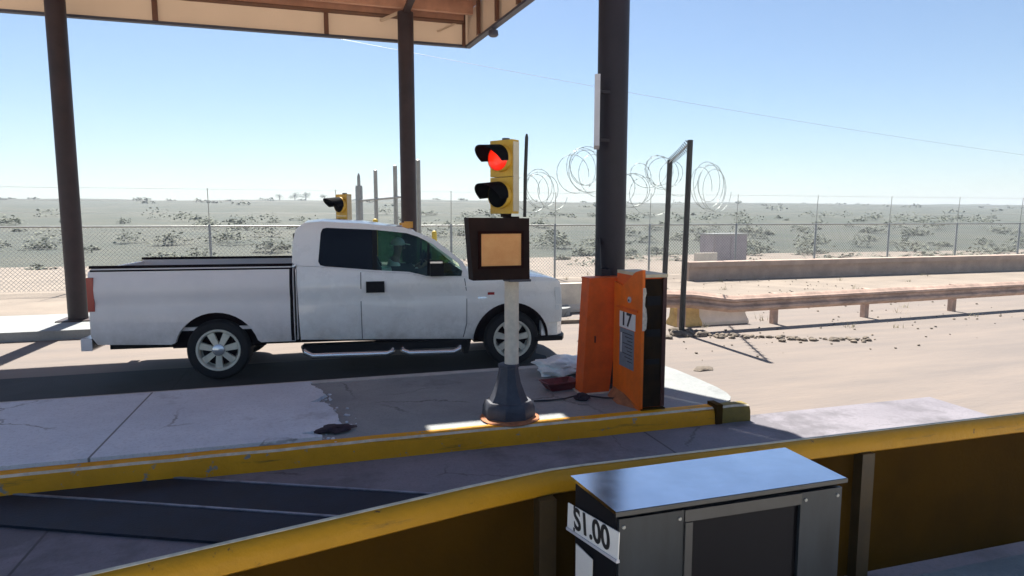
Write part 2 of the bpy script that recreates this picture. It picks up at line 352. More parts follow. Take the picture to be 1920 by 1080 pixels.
def kerb(x0, x1, m):
    bm = nb(); n = max(2, int((x1-x0)/.25))
    prof = [(5.398,-.05),(5.245,-.05),(5.255,.10),(5.272,.142),(5.30,.156),(5.398,.156)]
    rings = []
    r2 = random.Random(int(x1*10))
    for i in range(n+1):
        x = x0+(x1-x0)*i/n; j = r2.uniform(-.006,.006)
        rings.append([bm.verts.new((x, y+j*(1 if y<5.35 else 0), z+ (j*.4 if z>.05 else 0))) for y,z in prof])
    for a,b in zip(rings, rings[1:]):
        for k in range(len(prof)): 
            f = bm.faces.new((a[k], a[(k+1)%len(prof)], b[(k+1)%len(prof)], b[k])); f.material_index = 1 if k in (3,) else 0
    bm.faces.new(rings[0][::-1]); bm.faces.new(rings[-1])
    return tag(mesh('yellow_kerb', bm, None, mats=[m, M['chip_highlight']], smooth=30), kind='structure')
kerb(-30, 3.62, M['yellow']); kerb(3.70, 4.02, M['olive'])
bm = nb(); box(bm, 3.625, 3.695, 5.238, 5.396, -.02, .19); tag(mesh('kerb_joint', bm, M['brown'], bevel=.01), kind='structure')
# hillside and scrub
bm = nb(); nx, ny = 90, 26; V = []
def ridge(x, y):
    t = max(0, (y-24)/230.); z = 8.6*min(1, t)**1.0
    if y > 250: z = 8.6 - (y-250)*.02
    z += math.sin(x*.011+1)*.5*min(1,t*2) + math.sin(x*.043)*.28*min(1,t*2) + .25*math.sin(x*.13+y*.07)*min(1,t*3)
    z += (.8 if x > 150 else 0)*min(1, t)*min(1,(x-150)/120)
    return z-.3
ys = [22,26,32,40,50,62,76,92,110,130,150,170,190,210,230,245,255,270,300,340]
for y in ys:
    V.append([bm.verts.new((x*(.25+.75*y/340), y, ridge(x*(.25+.75*y/340), y)) ) for x in [ -700+1500*i/nx for i in range(nx+1)]])
for a,b in zip(V, V[1:]):
    for k in range(nx): bm.faces.new((a[k],a[k+1],b[k+1],b[k]))
tag(mesh('hills', bm, M['hill'], smooth=180), kind='structure')
t_ = nb(); bmesh.ops.create_icosphere(t_, subdivisions=2, radius=1); t_.verts.index_update(); ICO_V = [v.co.copy() for v in t_.verts]; ICO_F = [[v.index for v in f.verts] for f in t_.faces]; t_.free()
t_ = nb(); bmesh.ops.create_icosphere(t_, subdivisions=1, radius=1); t_.verts.index_update(); ICO1_V = [v.co.copy() for v in t_.verts]; ICO1_F = [[v.index for v in f.verts] for f in t_.faces]; t_.free()
def stone(bm, x, y, s, seed, zs=.6):
    V_, F_ = (ICO_V, ICO_F) if s > .03 else (ICO1_V, ICO1_F); vs = []
    for p in V_:
        k = 1+.45*noise.noise(p*1.3+Vector((seed*1.7,seed,0))); vs.append(bm.verts.new((x+p.x*k*s, y+p.y*k*s, max(-.01, p.z*k*s*zs+.25*s*zs))))
    for f in F_: bm.faces.new([vs[q] for q in f])
def clump(bm, x, y, z, r, h, n):
    for _ in range(n):
        th = rnd.uniform(0, math.tau); ph = rnd.random()**.6; rr = r*math.sqrt(rnd.random())
        p = Vector((x+math.cos(th)*rr, y+math.sin(th)*rr, z + h*ph*math.sqrt(max(0,1-(rr/r)**2)) ))
        s = r*rnd.uniform(.07,.16); d1 = Vector((rnd.gauss(0,1),rnd.gauss(0,1),rnd.gauss(0,.5))).normalized()*s
        d2 = Vector((-d1.y,d1.x,rnd.gauss(0,.5)*s)).normalized()*s
        bm.faces.new([bm.verts.new(q) for q in (p-d1, p+d2*.6, p+d1, p-d2*.6)])
SV, SF = [], []
def bush(x, y, r, h, n, leaf):
    z0 = ridge(x, y)-.05
    lobes = [(rnd.uniform(-.5,.5)*r, rnd.uniform(-.5,.5)*r, rnd.uniform(.45,.75)*r, rnd.uniform(.6,1.0)*h) for _ in range(4)]
    for _ in range(n):
        lx, ly, lr, lh = rnd.choice(lobes); th = rnd.uniform(0,math.tau); u = math.sqrt(rnd.random())
        px, py = x+lx+math.cos(th)*lr*u, y+ly+math.sin(th)*lr*u; pz = z0 + lh*math.sqrt(max(0,1-u*u))*rnd.uniform(.45,1.05)
        a = rnd.uniform(0,math.tau); s_ = leaf*rnd.uniform(.6,1.4); t1, t2 = rnd.gauss(0,.3)*s_, rnd.gauss(0,.3)*s_
        c_, n_ = math.cos(a)*s_, math.sin(a)*s_; k = len(SV)
        SV.extend([(px-c_,py-n_,pz-t1),(px+n_*.6,py-c_*.6,pz+t2),(px+c_,py+n_,pz+t1),(px-n_*.6,py+c_*.6,pz-t2)]); SF.append((k,k+1,k+2,k+3))
for i in range(330):
    y = 25.0 + 60*rnd.random()**1.5; x = rnd.uniform(-1,1)*(y*1.0+6) + y*.3; r = rnd.uniform(.35,1.1)*(1+y/120)
    bush(x, y, r, r*rnd.uniform(.55,1.0), 150 if y < 50 else 80, .05 + y*.0011)
for i in range(150):
    y = rnd.uniform(110,262); x = rnd.uniform(-330,520); r = rnd.uniform(1.2,2.6); bush(x, y, r, r*rnd.uniform(.35,.6), 40, .34)
bm = nb(); me_ = bpy.data.meshes.new('t'); me_.from_pydata(SV, [], SF); bm.from_mesh(me_); bpy.data.meshes.remove(me_)
tag(mesh('scrub', bm, M['scrub']), 'grey green desert scrub covering the slope behind the fence', kind='stuff')

# a few trees on the far ridge and dry weeds, gravel on the near sand
for (x,h_,lab) in ((-14.2,3.0,'small hazy tree on the far ridge, leftmost and lowest one'),(-9.0,4.2,'hazy tree on the far ridge with the widest crown'),(-5.2,4.6,'tallest hazy tree on the far ridge'),(1.2,3.3,'small hazy tree on the far ridge nearest the yellow signal')):
    t = empty('tree', (x,247,ridge(x,247)-.1), lab, 'tree', group='hazy trees on the far ridge')
    bm = nb(); tube(bm, [(0,0,-.2),(.05,0,h_*.35),(.0,.05,h_*.7)], [.16,.12,.05], 7); tube(bm, [(.03,0,h_*.3),(.5,.1,h_*.62)], [.07,.03], 5); tube(bm, [(.03,0,h_*.35),(-.5,-.1,h_*.66)], [.07,.03], 5); mesh('trunk', bm, M['column2'], t)
    bm = nb()
    for q in range(9): clump(bm, rnd.uniform(-.55,.55)*h_*.55, rnd.uniform(-.4,.4)*h_*.5, h_*rnd.uniform(.05,.55), h_*rnd.uniform(.2,.34), h_*.34, 60)
    mesh('crown', bm, M['treeleaf'], t)
bm = nb()
for i in range(70):
    x, y = rnd.uniform(4.6,22), rnd.uniform(9,21)
    if rnd.random() < .4: x, y = rnd.uniform(3.6,12), 12.3+rnd.gauss(0,.25)
    for k in range(12):
        a = rnd.uniform(0,math.tau); l = rnd.uniform(.05,.16); p = Vector((x+rnd.gauss(0,.05), y+rnd.gauss(0,.05), -.02)); q = p+Vector((math.cos(a)*l*.7, math.sin(a)*l*.7, l)); w_ = Vector((-math.sin(a),math.cos(a),0))*.006
        bm.faces.new([bm.verts.new(v) for v in (p-w_,p+w_,q)])
tag(mesh('dry_weeds', bm, M['weed']), 'dry weed tufts dotted over the sandy ground', kind='stuff')

# ------------------------------------------------------------------ canopy
can = empty('toll_canopy', (0,13.8,0), 'tan and brown toll canopy roof overhead with ribbed fascia', 'canopy')
CX0, CY0, CY1, ZB, ZT, ZD = -6.6, 4.6, 13.80, 5.60, 6.06, 6.30  # left and near extents cut short out of view to let light in
def rx(y):                                         # right edge runs slightly skew, then an unseen flare, shaped for where its shadow falls
    return 3.08 + (13.80-y)*.110 if y > 10.2 else 3.476 + min(1.0, (10.2-y)/1.4)*.75
def cbox(name, m, *a, bevel=0):
    bm = nb(); box(bm, *a); o = mesh(name, bm, m, bevel=bevel); o.parent = can; o.location = (0,-13.8,0); return o
def cquad(name, m, pts, z0, z1):
    bm = nb(); prism_xy(bm, pts, z0, z1); o = mesh(name, bm, m); o.parent = can; o.location = (0,-13.8,0); return o
def skin(pts):
    bm = nb()
    for (xa,ya),(xb,yb) in zip(pts, pts[1:]):
        n = 1 if abs(xa-xb)+abs(ya-yb) < 4 else 4
        for i in range(n):
            p, q = (xa+(xb-xa)*i/n, ya+(yb-ya)*i/n), (xa+(xb-xa)*(i+1)/n, ya+(yb-ya)*(i+1)/n)
            bm.faces.new([bm.verts.new(v) for v in ((*p,ZB+.05),(*q,ZB+.05),(*q,ZD+.02),(*p,ZD+.02))])
    o = mesh('fascia', bm, M['fascia']); o.parent = can; o.location = (0,-13.8,0)
skin([(CX0,CY1+.03),(rx(CY1)+.03,CY1+.03)])
skin([(rx(CY1)+.03,CY1+.03),(rx(10.2)+.03,10.2),(rx(8.8)+.03,8.8),(rx(CY0)+.03,CY0)])
cbox('fascia_trim', M['trim'], CX0, rx(CY1)-.002, CY1-.03, CY1+.08, ZB, ZB+.047, bevel=.008)
cquad('fascia_trim', M['trim'], [(rx(CY1)-.03,CY1+.08),(rx(10.2)-.03,10.2),(rx(8.8)-.03,8.8),(rx(CY0)-.03,CY0),(rx(CY0)+.09,CY0),(rx(8.8)+.09,8.8),(rx(10.2)+.09,10.2),(rx(CY1)+.09,CY1+.08)], ZB, ZB+.047)
SX0, SX1, SY0, SY1 = 1.0, 2.28, 9.735, 9.925      # open slot between two roof sheets lets the sun through
cquad('roof_deck', M['deck'], [(CX0,CY0),(rx(CY0)+.028,CY0),(rx(8.8)+.028,8.8),(rx(SY0)+.028,SY0),(CX0,SY0)], ZD+.022, ZD+.05)
cquad('roof_deck', M['deck'], [(CX0,SY1),(rx(SY1)+.028,SY1),(rx(10.2)+.028,10.2),(rx(CY1)+.028,CY1+.028),(CX0,CY1+.028)], ZD+.022, ZD+.05)
cquad('roof_deck', M['deck'], [(CX0,SY0+.001),(SX0,SY0+.001),(SX0,SY1-.001),(CX0,SY1-.001)], ZD+.022, ZD+.05)
cquad('roof_deck', M['deck'], [(SX1,SY0+.001),(rx(SY0)+.028,SY0+.001),(rx(SY1)+.028,SY1-.001),(SX1,SY1-.001)], ZD+.022, ZD+.05)
for x in (-5.9,-2.85,.215):
    cbox('fascia_rib', M['rib'], x-.045, x+.045, CY1-.05, CY1-.002, ZB+.05, ZD, bevel=.006)
cbox('fascia_rib', M['rib'], rx(CY1)-.10, rx(CY1)-.035, CY1-.06, CY1-.002, ZB+.01, ZD, bevel=.006)
for y in (12.95,11.95,10.95,8.4,6.8,5.2):
    cquad('fascia_rib', M['rib'], [(rx(y)-.07,y-.05),(rx(y)-.004,y-.05),(rx(y)-.004,y+.05),(rx(y)-.07,y+.05)], ZB+.05, ZD)
for i in range(8):
    y = 13.15 - i*1.05
    cquad('roof_beam', M['rib'] if i % 2 else M['deck'], [(CX0,y-.05),(rx(y)-.09,y-.05),(rx(y)-.09,y+.05),(CX0,y+.05)], ZT+.02, ZD+.018)
for x in (-4.3, 1.73):
    cbox('cross_beam', M['column2'], x-.06, x+.06, CY0+.1, CY1-.06, ZT-.06, ZT+.015, bevel=.01)
cbox('eave_beam', M['deck'], CX0, rx(CY1)-.10, CY1-.20, CY1-.055, 6.075, ZD+.018, bevel=.008)
cbox('eave_flange', M['rib'], CX0, rx(CY1)-.10, CY1-.24, CY1-.055, 6.045, 6.073)
bm = nb(); bar(bm, (2.45,13.72,5.86), (2.95,13.72,6.12), .035)
o = mesh('corner_brace', bm, M['fascia'], parent=can); o.location = (0,-13.8,0)
bm = nb(); bar(bm, (1.28,13.72,5.98),(1.60,13.35,6.05), .05)
o = mesh('corner_brace', bm, M['fascia'], parent=can); o.location = (0,-13.8,0)
bm = nb(); lathe(bm, [(.03,.16),(.03,.06),(.09,.05),(.10,-.03),(.07,-.06)], n=16); o = mesh('downlight', bm, M['trim'], parent=can, smooth=40); o.location = (3.27,12.30-13.8,ZB-.09)

# ------------------------------------------------------------------ columns
def column(x, y, r, top, label, m, plate=True):
    c = empty('steel_column', (x,y,.15), label, 'column', group='steel columns holding up the canopy')
    bm = nb(); tube(bm, [(0,0,.02),(0,0,top-.15)], r, 28); mesh('shaft', bm, m, c, smooth=40)
    bm = nb(); box(bm, -r-.12, r+.12, -r-.12, r+.12, 0, .02); mesh('base_plate', bm, m, c, bevel=.005)
    return c
colR = column(3.06, 6.50, .165, 6.24, 'thick dark round column standing behind the orange cabinets', M['column'])
bm = nb(); tube(bm, [(-.185,-.16,.04),(-.19,-.16,1.2),(-.20,-.15,1.5),(-.17,-.06,1.62)], .022, 8); mesh('conduit', bm, M['cable'], colR, smooth=40)
bm = nb(); box(bm, -.05, .05, -.06, .06, 1.10, 1.30); o = mesh('junction_box', bm, M['column'], colR, bevel=.01); o.location = (-.16,-.18,.0)
column(1.728, 13.30, .158, 6.05, 'dark brown column rising behind the white truck cab', M['column2'])
column(-4.30, 13.30, .158, 6.05, 'dark brown column rising behind the pickup bed', M['column2'])
pn = empty('edge_on_sign', (2.79,6.30,2.72), 'thin pale grey panel seen edge-on beside the thick dark column', 'sign panel', rz=R(-23.7))
bm = nb(); box(bm, -.028, .028, -.28, .10, 0, .70); mesh('panel', bm, M['panelgrey'], pn, bevel=.006)
for zz in (.1,.6):
    bm = nb(); bar(bm, (.02,.08,zz),(.16,.16,zz), .03); mesh('bracket', bm, M['column'], pn)

# ------------------------------------------------------------------ traffic signals
def signal(x, y, ph, head_z, label, lit, face, dark_bar=True, hs=1.0):
    s = empty('traffic_signal', (x,y,.15), label, 'traffic signal', group='two lamp lane signals')
    bm = nb(); lathe(bm, [(.245,.0),(.25,.03),(.245,.10),(.225,.15),(.215,.16)], n=8, a0=R(22.5))
    lathe(bm, [(.19,.155),(.155,.22),(.115,.33),(.095,.43),(.092,.47),(.10,.475),(.10,.50),(.085,.505)], n=8, a0=R(22.5))
    mesh('cast_base', bm, M['cast'], s, bevel=.006)
    bm = nb(); tube(bm, [(.03,0,.50),(.03,0,ph)], .066, 22); mesh('pole', bm, M['pole'], s, smooth=40)
    h = empty_part(s, 'signal_head', (-.055,0,head_z), face); h.scale = (hs,hs,hs)
    # head local frame: faces -Y, housing 0.25 wide, two 0.33 sections
    bm = nb(); box(bm, -.125,.125, -.02,.075, 0,.322); box(bm, -.125,.125, -.02,.075, .328,.65); 
    hd = mesh('housing', bm, M['sigyellow'], h, bevel=.022, seg=3)
    bm = nb(); box(bm, .127,.135, -.012,.068, .02,.632); mesh('side_strip', bm, M['sigside'], h, bevel=.003)
    bm = nb(); tube(bm, [(0,.05,-.03),(0,.05,.0)], .05, 14); mesh('slip_fitter', bm, M['boxbrown'], h, smooth=40)
    bm = nb(); tube(bm, [(0,.05,.65),(0,.05,.672)], .035, 12); mesh('top_cap', bm, M['cast'], h, smooth=40)
    for k, zc in enumerate((.165,.49)):
        bm = nb(); n = 20
        lathe(bm, [(.121,-.021),(.121,-.066),(.112,-.070)], cz=zc, n=24, axis='y', cap=False); mesh('lens_ring', bm, M['sigyellow'], h, smooth=30)
        bm = nb(); lathe(bm, [(.110,-.0705),(.10,-.080),(.065,-.092),(.02,-.096)], cz=zc, n=24, axis='y')
        ln = mesh('lens', bm, M['redlit'] if (lit and k == 1) else M['lensoff'], h, smooth=60)
        if lit and k == 1: ln['label'] = 'lit red upper lens'
        # cutaway cap visor: long on top, fading out to the lower sides
        bm = nb(); rin, rout = .113, .120; rows = []
        for i in range(n+1):
            a = R(-12) + (math.pi+R(24))*i/n                # from right-low over the top to left-low
            L = .25*max(0, .42+.58*math.sin(a))**.9 + .010
            if k == 0: L = .25*max(0, .50+.50*math.sin(a))**.9 + .010
            ca, sa = math.cos(a), math.sin(a); dz = -.10*L
            rows.append([bm.verts.new(p) for p in ((rin*ca,-.06,zc+rin*sa),(rout*ca,-.06,zc+rout*sa),(rout*ca,-.06-L,zc+rout*sa+dz),(rin*ca,-.06-L,zc+rin*sa+dz))])
        for a_, b_ in zip(rows, rows[1:]):
            for q in range(4): bm.faces.new((a_[q], a_[(q+1)%4], b_[(q+1)%4], b_[q]))
        bm.faces.new(rows[0]); bm.faces.new(rows[-1][::-1])
        mesh('visor', bm, M['lensoff'], h, smooth=30)
    if dark_bar:
        bm = nb(); tube(bm, [(.145,-.03,head_z-.03),(.150,-.03,head_z+.35),(.162,-.03,head_z+.68),(.163,-.03,head_z+.71)], [.015,.017,.016,.008], 10); mesh('mounting_bar', bm, M['darkpost'], s, smooth=40)
    return s
def empty_part(parent, name, loc, rz):
    o = bpy.data.objects.new(name, None); o.location = loc; o.rotation_euler = (0,0,rz); o.empty_display_size = .1
    return link(o, parent)
signal(1.625, 5.60, 1.33, 1.885, 'yellow two-lamp signal with lit red light on the pale pole', True, R(-54), True)
signal(.46, 13.15, 1.10, 1.46, 'distant yellow signal showing above the truck roof', False, R(-54), False, 1.3)
bm = nb(); lathe(bm, [(.27,0),(.275,.006),(.26,.012)], cx=1.62, cy=5.545, cz=.1575, n=28)
tag(mesh('base_pad', bm, M['rust'], smooth=30), 'rusty orange round pad under the signal base', 'pad')
# dark square lane sign box on the pole
sb = empty('lane_sign_box', (1.49,5.47,1.455), 'dark brown square sign box with tan orange panel on the signal pole', 'sign box', rz=R(1.5))
bm = nb(); quadbox(bm, [(-.245,-.07,0),(.275,-.07,.0),(.275,.09,.0),(-.245,.09,0),(-.285,-.07,.545),(.268,-.07,.54),(.268,.09,.54),(-.285,.09,.545)])
mesh('box_body', bm, M['boxbrown'], sb, bevel=.012)
bm = nb()
for a in ((-.20,.215,.10,.125),(-.20,.215,.405,.43),(-.20,-.175,.125,.405),(.19,.215,.125,.405)): box(bm, a[0],a[1],-.086,-.0715,a[2],a[3])
mesh('inner_frame', bm, M['bezel'], sb)
bm = nb(); box(bm, -.1748,.1898,-.080,-.0716,.1252,.4048); mesh('tan_panel', bm, M['tan'], sb)
bm = nb(); box(bm, .09,.285,-.078,.10,-.022,-.002); mesh('bottom_flange', bm, M['trim'], sb, bevel=.004)
bm = nb(); tube(bm, [(.165,.13,-.03),(.165,.13,.555)], .074, 16); mesh('pole_clamp', bm, M['boxbrown'], sb, smooth=40)

# ------------------------------------------------------------------ orange cabinets
cb = empty('barrier_cabinet', (2.875,5.39,.15), 'nearer bright orange cabinet with number label and dark open front', 'cabinet')
X0, X1, Y0, Y1, H = 0, .262, 0, .60, 1.30
bm = nb(); prof = [(0.0,0),(.60,0),(.60,1.20),(.42,1.17),(.26,1.26),(.14,1.33),(.0,1.36)]      # y,z outline of the left side wall
a = [bm.verts.new((0,y,z)) for y,z in prof]; b = [bm.verts.new((.03,y,z)) for y,z in prof]
bm.faces.new(a); bm.faces.new(b[::-1])
for i in range(len(prof)): bm.faces.new((a[i],b[i],b[(i+1)%len(prof)],a[(i+1)%len(prof)]))
sw = mesh('side_wall', bm, M['orange'], cb, bevel=.006)
bm = nb(); box(bm, .031,.262,.035,.60,.02,1.285); mesh('body', bm, M['orange2'], cb, bevel=.004)
bm = nb(); box(bm, .033,.222,.012,.033,.03,1.27); mesh('interior_shade', bm, M['darkpanel'], cb)  # flat slab, the open cabinet's inner shade put into its colour
bm = nb(); box(bm, .224,.262,.0,.033,.03,1.28); mesh('door_frame', bm, M['darkred'], cb, bevel=.005)
bm = nb(); box(bm, .032,.266,-.006,.60,1.287,1.318); mesh('cap', bm, M['cream'], cb, bevel=.006)
bm = nb(); box(bm, .010,.268,-.012,.61,.0,.018); mesh('plinth', bm, M['brown'], cb, bevel=.004)
for k,(zz,yy) in enumerate(((.45,.004),(.72,.006),(1.02,.003))):
    bm = nb(); box(bm, .06,.20,.004,.0118,zz,zz+.05+.02*k); mesh('circuit_box', bm, M['machblack'], cb, bevel=.003)
bm = nb(); pts = [(.78,.032),(.80,.05),(.90,.056),(.99,.046),(1.02,.03),(1.10,.034),(1.14,.046),(1.19,.036),(1.19,.008),(.78,.008)]
va = [bm.verts.new((x,-.004,z-.0)) for z,x in pts]; bm.faces.new(va); r = bmesh.ops.extrude_face_region(bm, geom=bm.faces[:]); bmesh.ops.translate(bm, verts=[v for v in r['geom'] if isinstance(v, bmesh.types.BMVert)], vec=(0,.003,0))
mesh('pale_corner_patch', bm, M['cornerpale'], cb)  # pale irregular patch along the front corner
bm = nb(); box(bm, -.0035,-.0005,.12,.46,.755,.915); lw = mesh('number_label', bm, M['labelwhite'], cb)
ROTL = Matrix(((0,0,-1),(-1,0,0),(0,1,0)))       # text on a face that looks along -X
text('number_text', '17', .19, M['ink'], (-.0042,.31,.838), ROTL, cb, sx=1.2, font_bold=.004)
bm = nb(); box(bm, -.0035,-.0005,.14,.45,.36,.750); mesh('notice_label', bm, M['labelgrey'], cb)
bm = nb(); box(bm, -.0045,-.0036,.40,.425,.50,.70); mesh('notice_stripe', bm, M['labelwhite'], cb)
bm = nb()
for k in range(9): box(bm, -.0042,-.0036,.17,.38-.05*(k%3),.70-.034*k,.708-.034*k)
mesh('notice_print', bm, M['ink'], cb)
bm = nb(); box(bm, -.012,-.0005,.07,.52,.945,.965); mesh('rain_lip', bm, M['orange2'], cb, bevel=.003)
bm = nb(); tube(bm, [(-.012,.245,1.05),(-.0005,.245,1.05)], .03, 14); mesh('lock', bm, M['panelgrey'], cb, smooth=40)
bm = nb(); tube(bm, [(-.016,.245,1.045),(-.0125,.245,1.045)], .011, 10); mesh('keyhole', bm, M['ink'], cb)
bm = nb(); quadbox(bm, [(-.10,.28,0),(.028,.02,0),(.028,.55,0),(-.06,.60,0),(-.004,.34,.09),(-.001,.03,.02),(-.001,.55,.10),(-.004,.58,.10)])
mesh('skirt_flange', bm, M['rust'], cb, bevel=.004)
c2 = empty('barrier_cabinet', (2.60,6.08,.15), 'farther red-orange cabinet with plain face in front of the thick column', 'cabinet')
bm = nb(); quadbox(bm, [(-.03,0,0),(.275,0,0),(.275,.20,0),(-.03,.20,0),(.035,0,1.21),(.42,0,1.21),(.42,.20,1.21),(.035,.20,1.21)])
mesh('body', bm, M['orange2'], c2, bevel=.010)
bm = nb(); box(bm, .03,.425,-.008,.205,1.212,1.228); mesh('lid', bm, M['orange2'], c2, bevel=.005)
bm = nb(); box(bm, -.05,.29,-.02,.22,0,.014); mesh('plinth', bm, M['pole'], c2, bevel=.003)
bm = nb(); box(bm, .10,.112,-.010,-.001,.55,.62); mesh('latch', bm, M['darkred'], c2, bevel=.003)

# ------------------------------------------------------------------ small things on the island
tr = empty('plastic_tray', (2.42,6.36,.15), 'dark red open tray lying on the island behind the signal base', 'tray', rz=R(8))
bm = nb(); lathe(bm, [(.13,0),(.15,.01),(.205,.085),(.215,.088),(.215,.10),(.205,.10),(.195,.09),(.14,.02),(.10,.02)], n=4, a0=R(45))
for v in bm.verts: v.co.y *= .72; v.co.x *= 1.28
mesh('tray_shell', bm, M['tray'], tr, bevel=.006)
bm = nb(); box(bm, -.135,.135,-.075,.075,.022,.045); mesh('dark_fill', bm, M['rag'], tr, bevel=.01)  # dark slab filling the tray
def lump(name, m, sx, sy, sz, loc, seed, amp=.3, sub=4):
    bm = nb(); bmesh.ops.create_icosphere(bm, subdivisions=sub, radius=1)
    from mathutils import noise
    for v in bm.verts:
        p = v.co.copy(); k = 1+amp*noise.noise(p*1.6+Vector((seed,0,0)))+amp*.5*noise.noise(p*4+Vector((seed,3,0)))+amp*.22*noise.noise(p*9+Vector((0,seed,0)))
        v.co = Vector((p.x*k*sx, p.y*k*sy, max(0, (p.z*k*.5+.42))*sz*1.1))
    o = mesh(name, bm, m, smooth=50); o.location = loc; return o
tag(lump('plastic_bag', M['bag'], .33,.24,.20, (2.68,7.02,.15), 3.1, .35), 'crumpled milky plastic bag lying beside the truck wheel', 'plastic bag')
tag(lump('dark_rag', M['rag'], .07,.05,.075, (2.49,5.89,.15), 8.0, .5, 3), 'small dark clump of cloth with the cable near cabinet foot', 'rag')
bm = nb(); tube(bm, [(2.0,5.97,.162),(2.15,5.955,.16),(2.32,5.95,.165),(2.48,5.93,.20),(2.60,5.925,.175),(2.72,5.88,.162),(2.86,5.80,.165)], .009, 8)
tag(mesh('black_cable', bm, M['cable'], smooth=60), 'thin black cable running across the island to the orange cabinet', 'cable')
# thin pale concrete topping on the left of the island, broken off along a ragged edge
edge = [(-.18,7.33),(-.17,7.22),(-.13,7.10),(-.10,7.02),(-.06,6.95),(-.045,6.83),(-.02,6.72),(-.06,6.66),(-.09,6.58),(-.16,6.50),(-.10,6.47),(-.02,6.45),(.02,6.32),(.05,6.20),(.07,6.07),(.10,5.95),(.095,5.83),(.11,5.72),(.02,5.66),(-.10,5.58),(-.22,5.54),(-.16,5.50),(-.06,5.46),(-.05,5.41)]
r3 = random.Random(11); fine = []
for (xa,ya),(xb,yb) in zip(edge, edge[1:]):
    for q in range(4): fine.append((xa+(xb-xa)*q/4+r3.uniform(-.012,.012), ya+(yb-ya)*q/4+r3.uniform(-.008,.008)))
bm = nb(); prism_xy(bm, [(-30,5.41)] + [(-30,7.33)] + fine + [edge[-1]], .148, .184)
tag(mesh('pale_island_paving', bm, M['topping']), kind='structure')
bm = nb()
for q in range(60):
    k = r3.randrange(len(fine)); stone(bm, fine[k][0]+abs(r3.gauss(.03,.05)), fine[k][1]+r3.gauss(0,.04), r3.uniform(.006,.022), 900+q)
for v in bm.verts: v.co.z += .15
tag(mesh('concrete_crumbs', bm, M['topping'], smooth=40), 'pale crumbs of concrete along the broken paving edge', kind='stuff')
tag(lump('maroon_rag', M['rag'], .14,.075,.055, (.06,5.60,.158), 5.2, .6, 3), 'dark maroon rag at the ragged edge of the pale paving', 'rag')
# steel plates in the middle lane
for k, (off, lab) in enumerate(((0,'blue-black steel road plate farther from the yellow barrier'),(.435,'blue-black steel road plate closest to the yellow barrier'))):
    d = Vector((.908,-.418,0)); n = Vector((-.418,-.908,0)); A = Vector((-.386,4.91,0)) + n*off
    p = empty('road_plate', (A.x,A.y,0), lab, 'steel plate', group='steel plates laid across the middle lane')
    bm = nb(); q = [d*-3.2+n*.012, d*1.45+n*.012, d*1.45+n*.415, d*-3.2+n*.415]
    prism_xy(bm, [(v.x,v.y) for v in q], 0, .018); mesh('plate', bm, M['plate'], p, bevel=.004)
    bm = nb(); q = [d*-3.2-n*.010, d*1.46-n*.010, d*1.46+n*.011, d*-3.2+n*.011]
    prism_xy(bm, [(v.x,v.y) for v in q], 0, .026); mesh('edge_angle', bm, M['plateedge'], p, bevel=.003)

# ------------------------------------------------------------------ near barrier and coin machine
nbz = .90
br = empty('yellow_barrier', (.945,2.55,.15), 'bent yellow-topped steel barrier with shade-brown side in the foreground', 'barrier')
path = [Vector(p) for p in ((-3.2,1.565,0),(-.185,2.275,0),(.55,2.45,0),(.80,2.50,0),(.93,2.522,0),(1.08,2.530,0),(1.84,2.532,0),(6.8,2.535,0))]
def sweep(bm, prof, pts, origin):
    rings = []
    for i, p in enumerate(pts):
        d = (pts[min(i+1,len(pts)-1)]-pts[max(i-1,0)]).normalized(); n = Vector((-d.y,d.x,0))
        rings.append([bm.verts.new(p+n*u+Vector((0,0,z))-origin) for u,z in prof])
    for a,b in zip(rings, rings[1:]):
        for k in range(len(prof)): bm.faces.new((a[k],b[k],b[(k+1)%len(prof)],a[(k+1)%len(prof)]))
    bm.faces.new(rings[0]); bm.faces.new(rings[-1][::-1])
O = Vector((.945,2.55,.15))
bm = nb(); sweep(bm, [(.03,.812),(.03,.885),(.022,.897),(.008,.902),(-.012,.898),(-.034,.882),(-.046,.858),(-.048,.825),(-.030,.812)], path, O); mesh('top_rail', bm, M['steelyellow'], br, smooth=50)
bm = nb(); sweep(bm, [(.022,.15),(.022,.811),(-.012,.811),(-.012,.15)], path, O); mesh('side_panel', bm, M['brown'], br)  # shaded side of the barrier, its shade coloured in as brown
bm = nb(); sweep(bm, [(.034,.896),(.028,.9035),(.012,.9065),(.006,.9045),(.006,.9028),(.030,.893)], path, O); mesh('top_highlight', bm, M['chip_highlight'], br, smooth=40)  # pale strip paints the highlight on the rail's top edge
for x, y in ((-2.4,1.70),(-.75,2.10),(.875,2.455),(2.6,2.50),(4.4,2.50),(6.2,2.50)):
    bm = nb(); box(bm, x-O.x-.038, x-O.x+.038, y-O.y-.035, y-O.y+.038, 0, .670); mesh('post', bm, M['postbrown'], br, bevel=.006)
mc = empty('coin_machine', (.90,1.83,.15), 'dark toll coin machine with shiny steel top and price sign', 'toll machine')
MZ = .90
bm = nb(); quadbox(bm, [(0,0,0),(.90,.01,0),(.90,.30,0),(-.03,.28,0),(0,0,MZ-.014),(.90,.01,MZ-.014),(.90,.30,MZ-.014),(-.03,.28,MZ-.014)])
mesh('side_shell', bm, M['machblack'], mc, bevel=.006)
bm = nb(); quadbox(bm, [(-.012,-.022,MZ-.012),(.92,-.012,MZ-.012),(.92,.315,MZ-.012),(-.045,.295,MZ-.012),(-.012,-.022,MZ),(.92,-.012,MZ),(.92,.315,MZ),(-.045,.295,MZ)])
mesh('steel_top', bm, M['machine'], mc, bevel=.004)
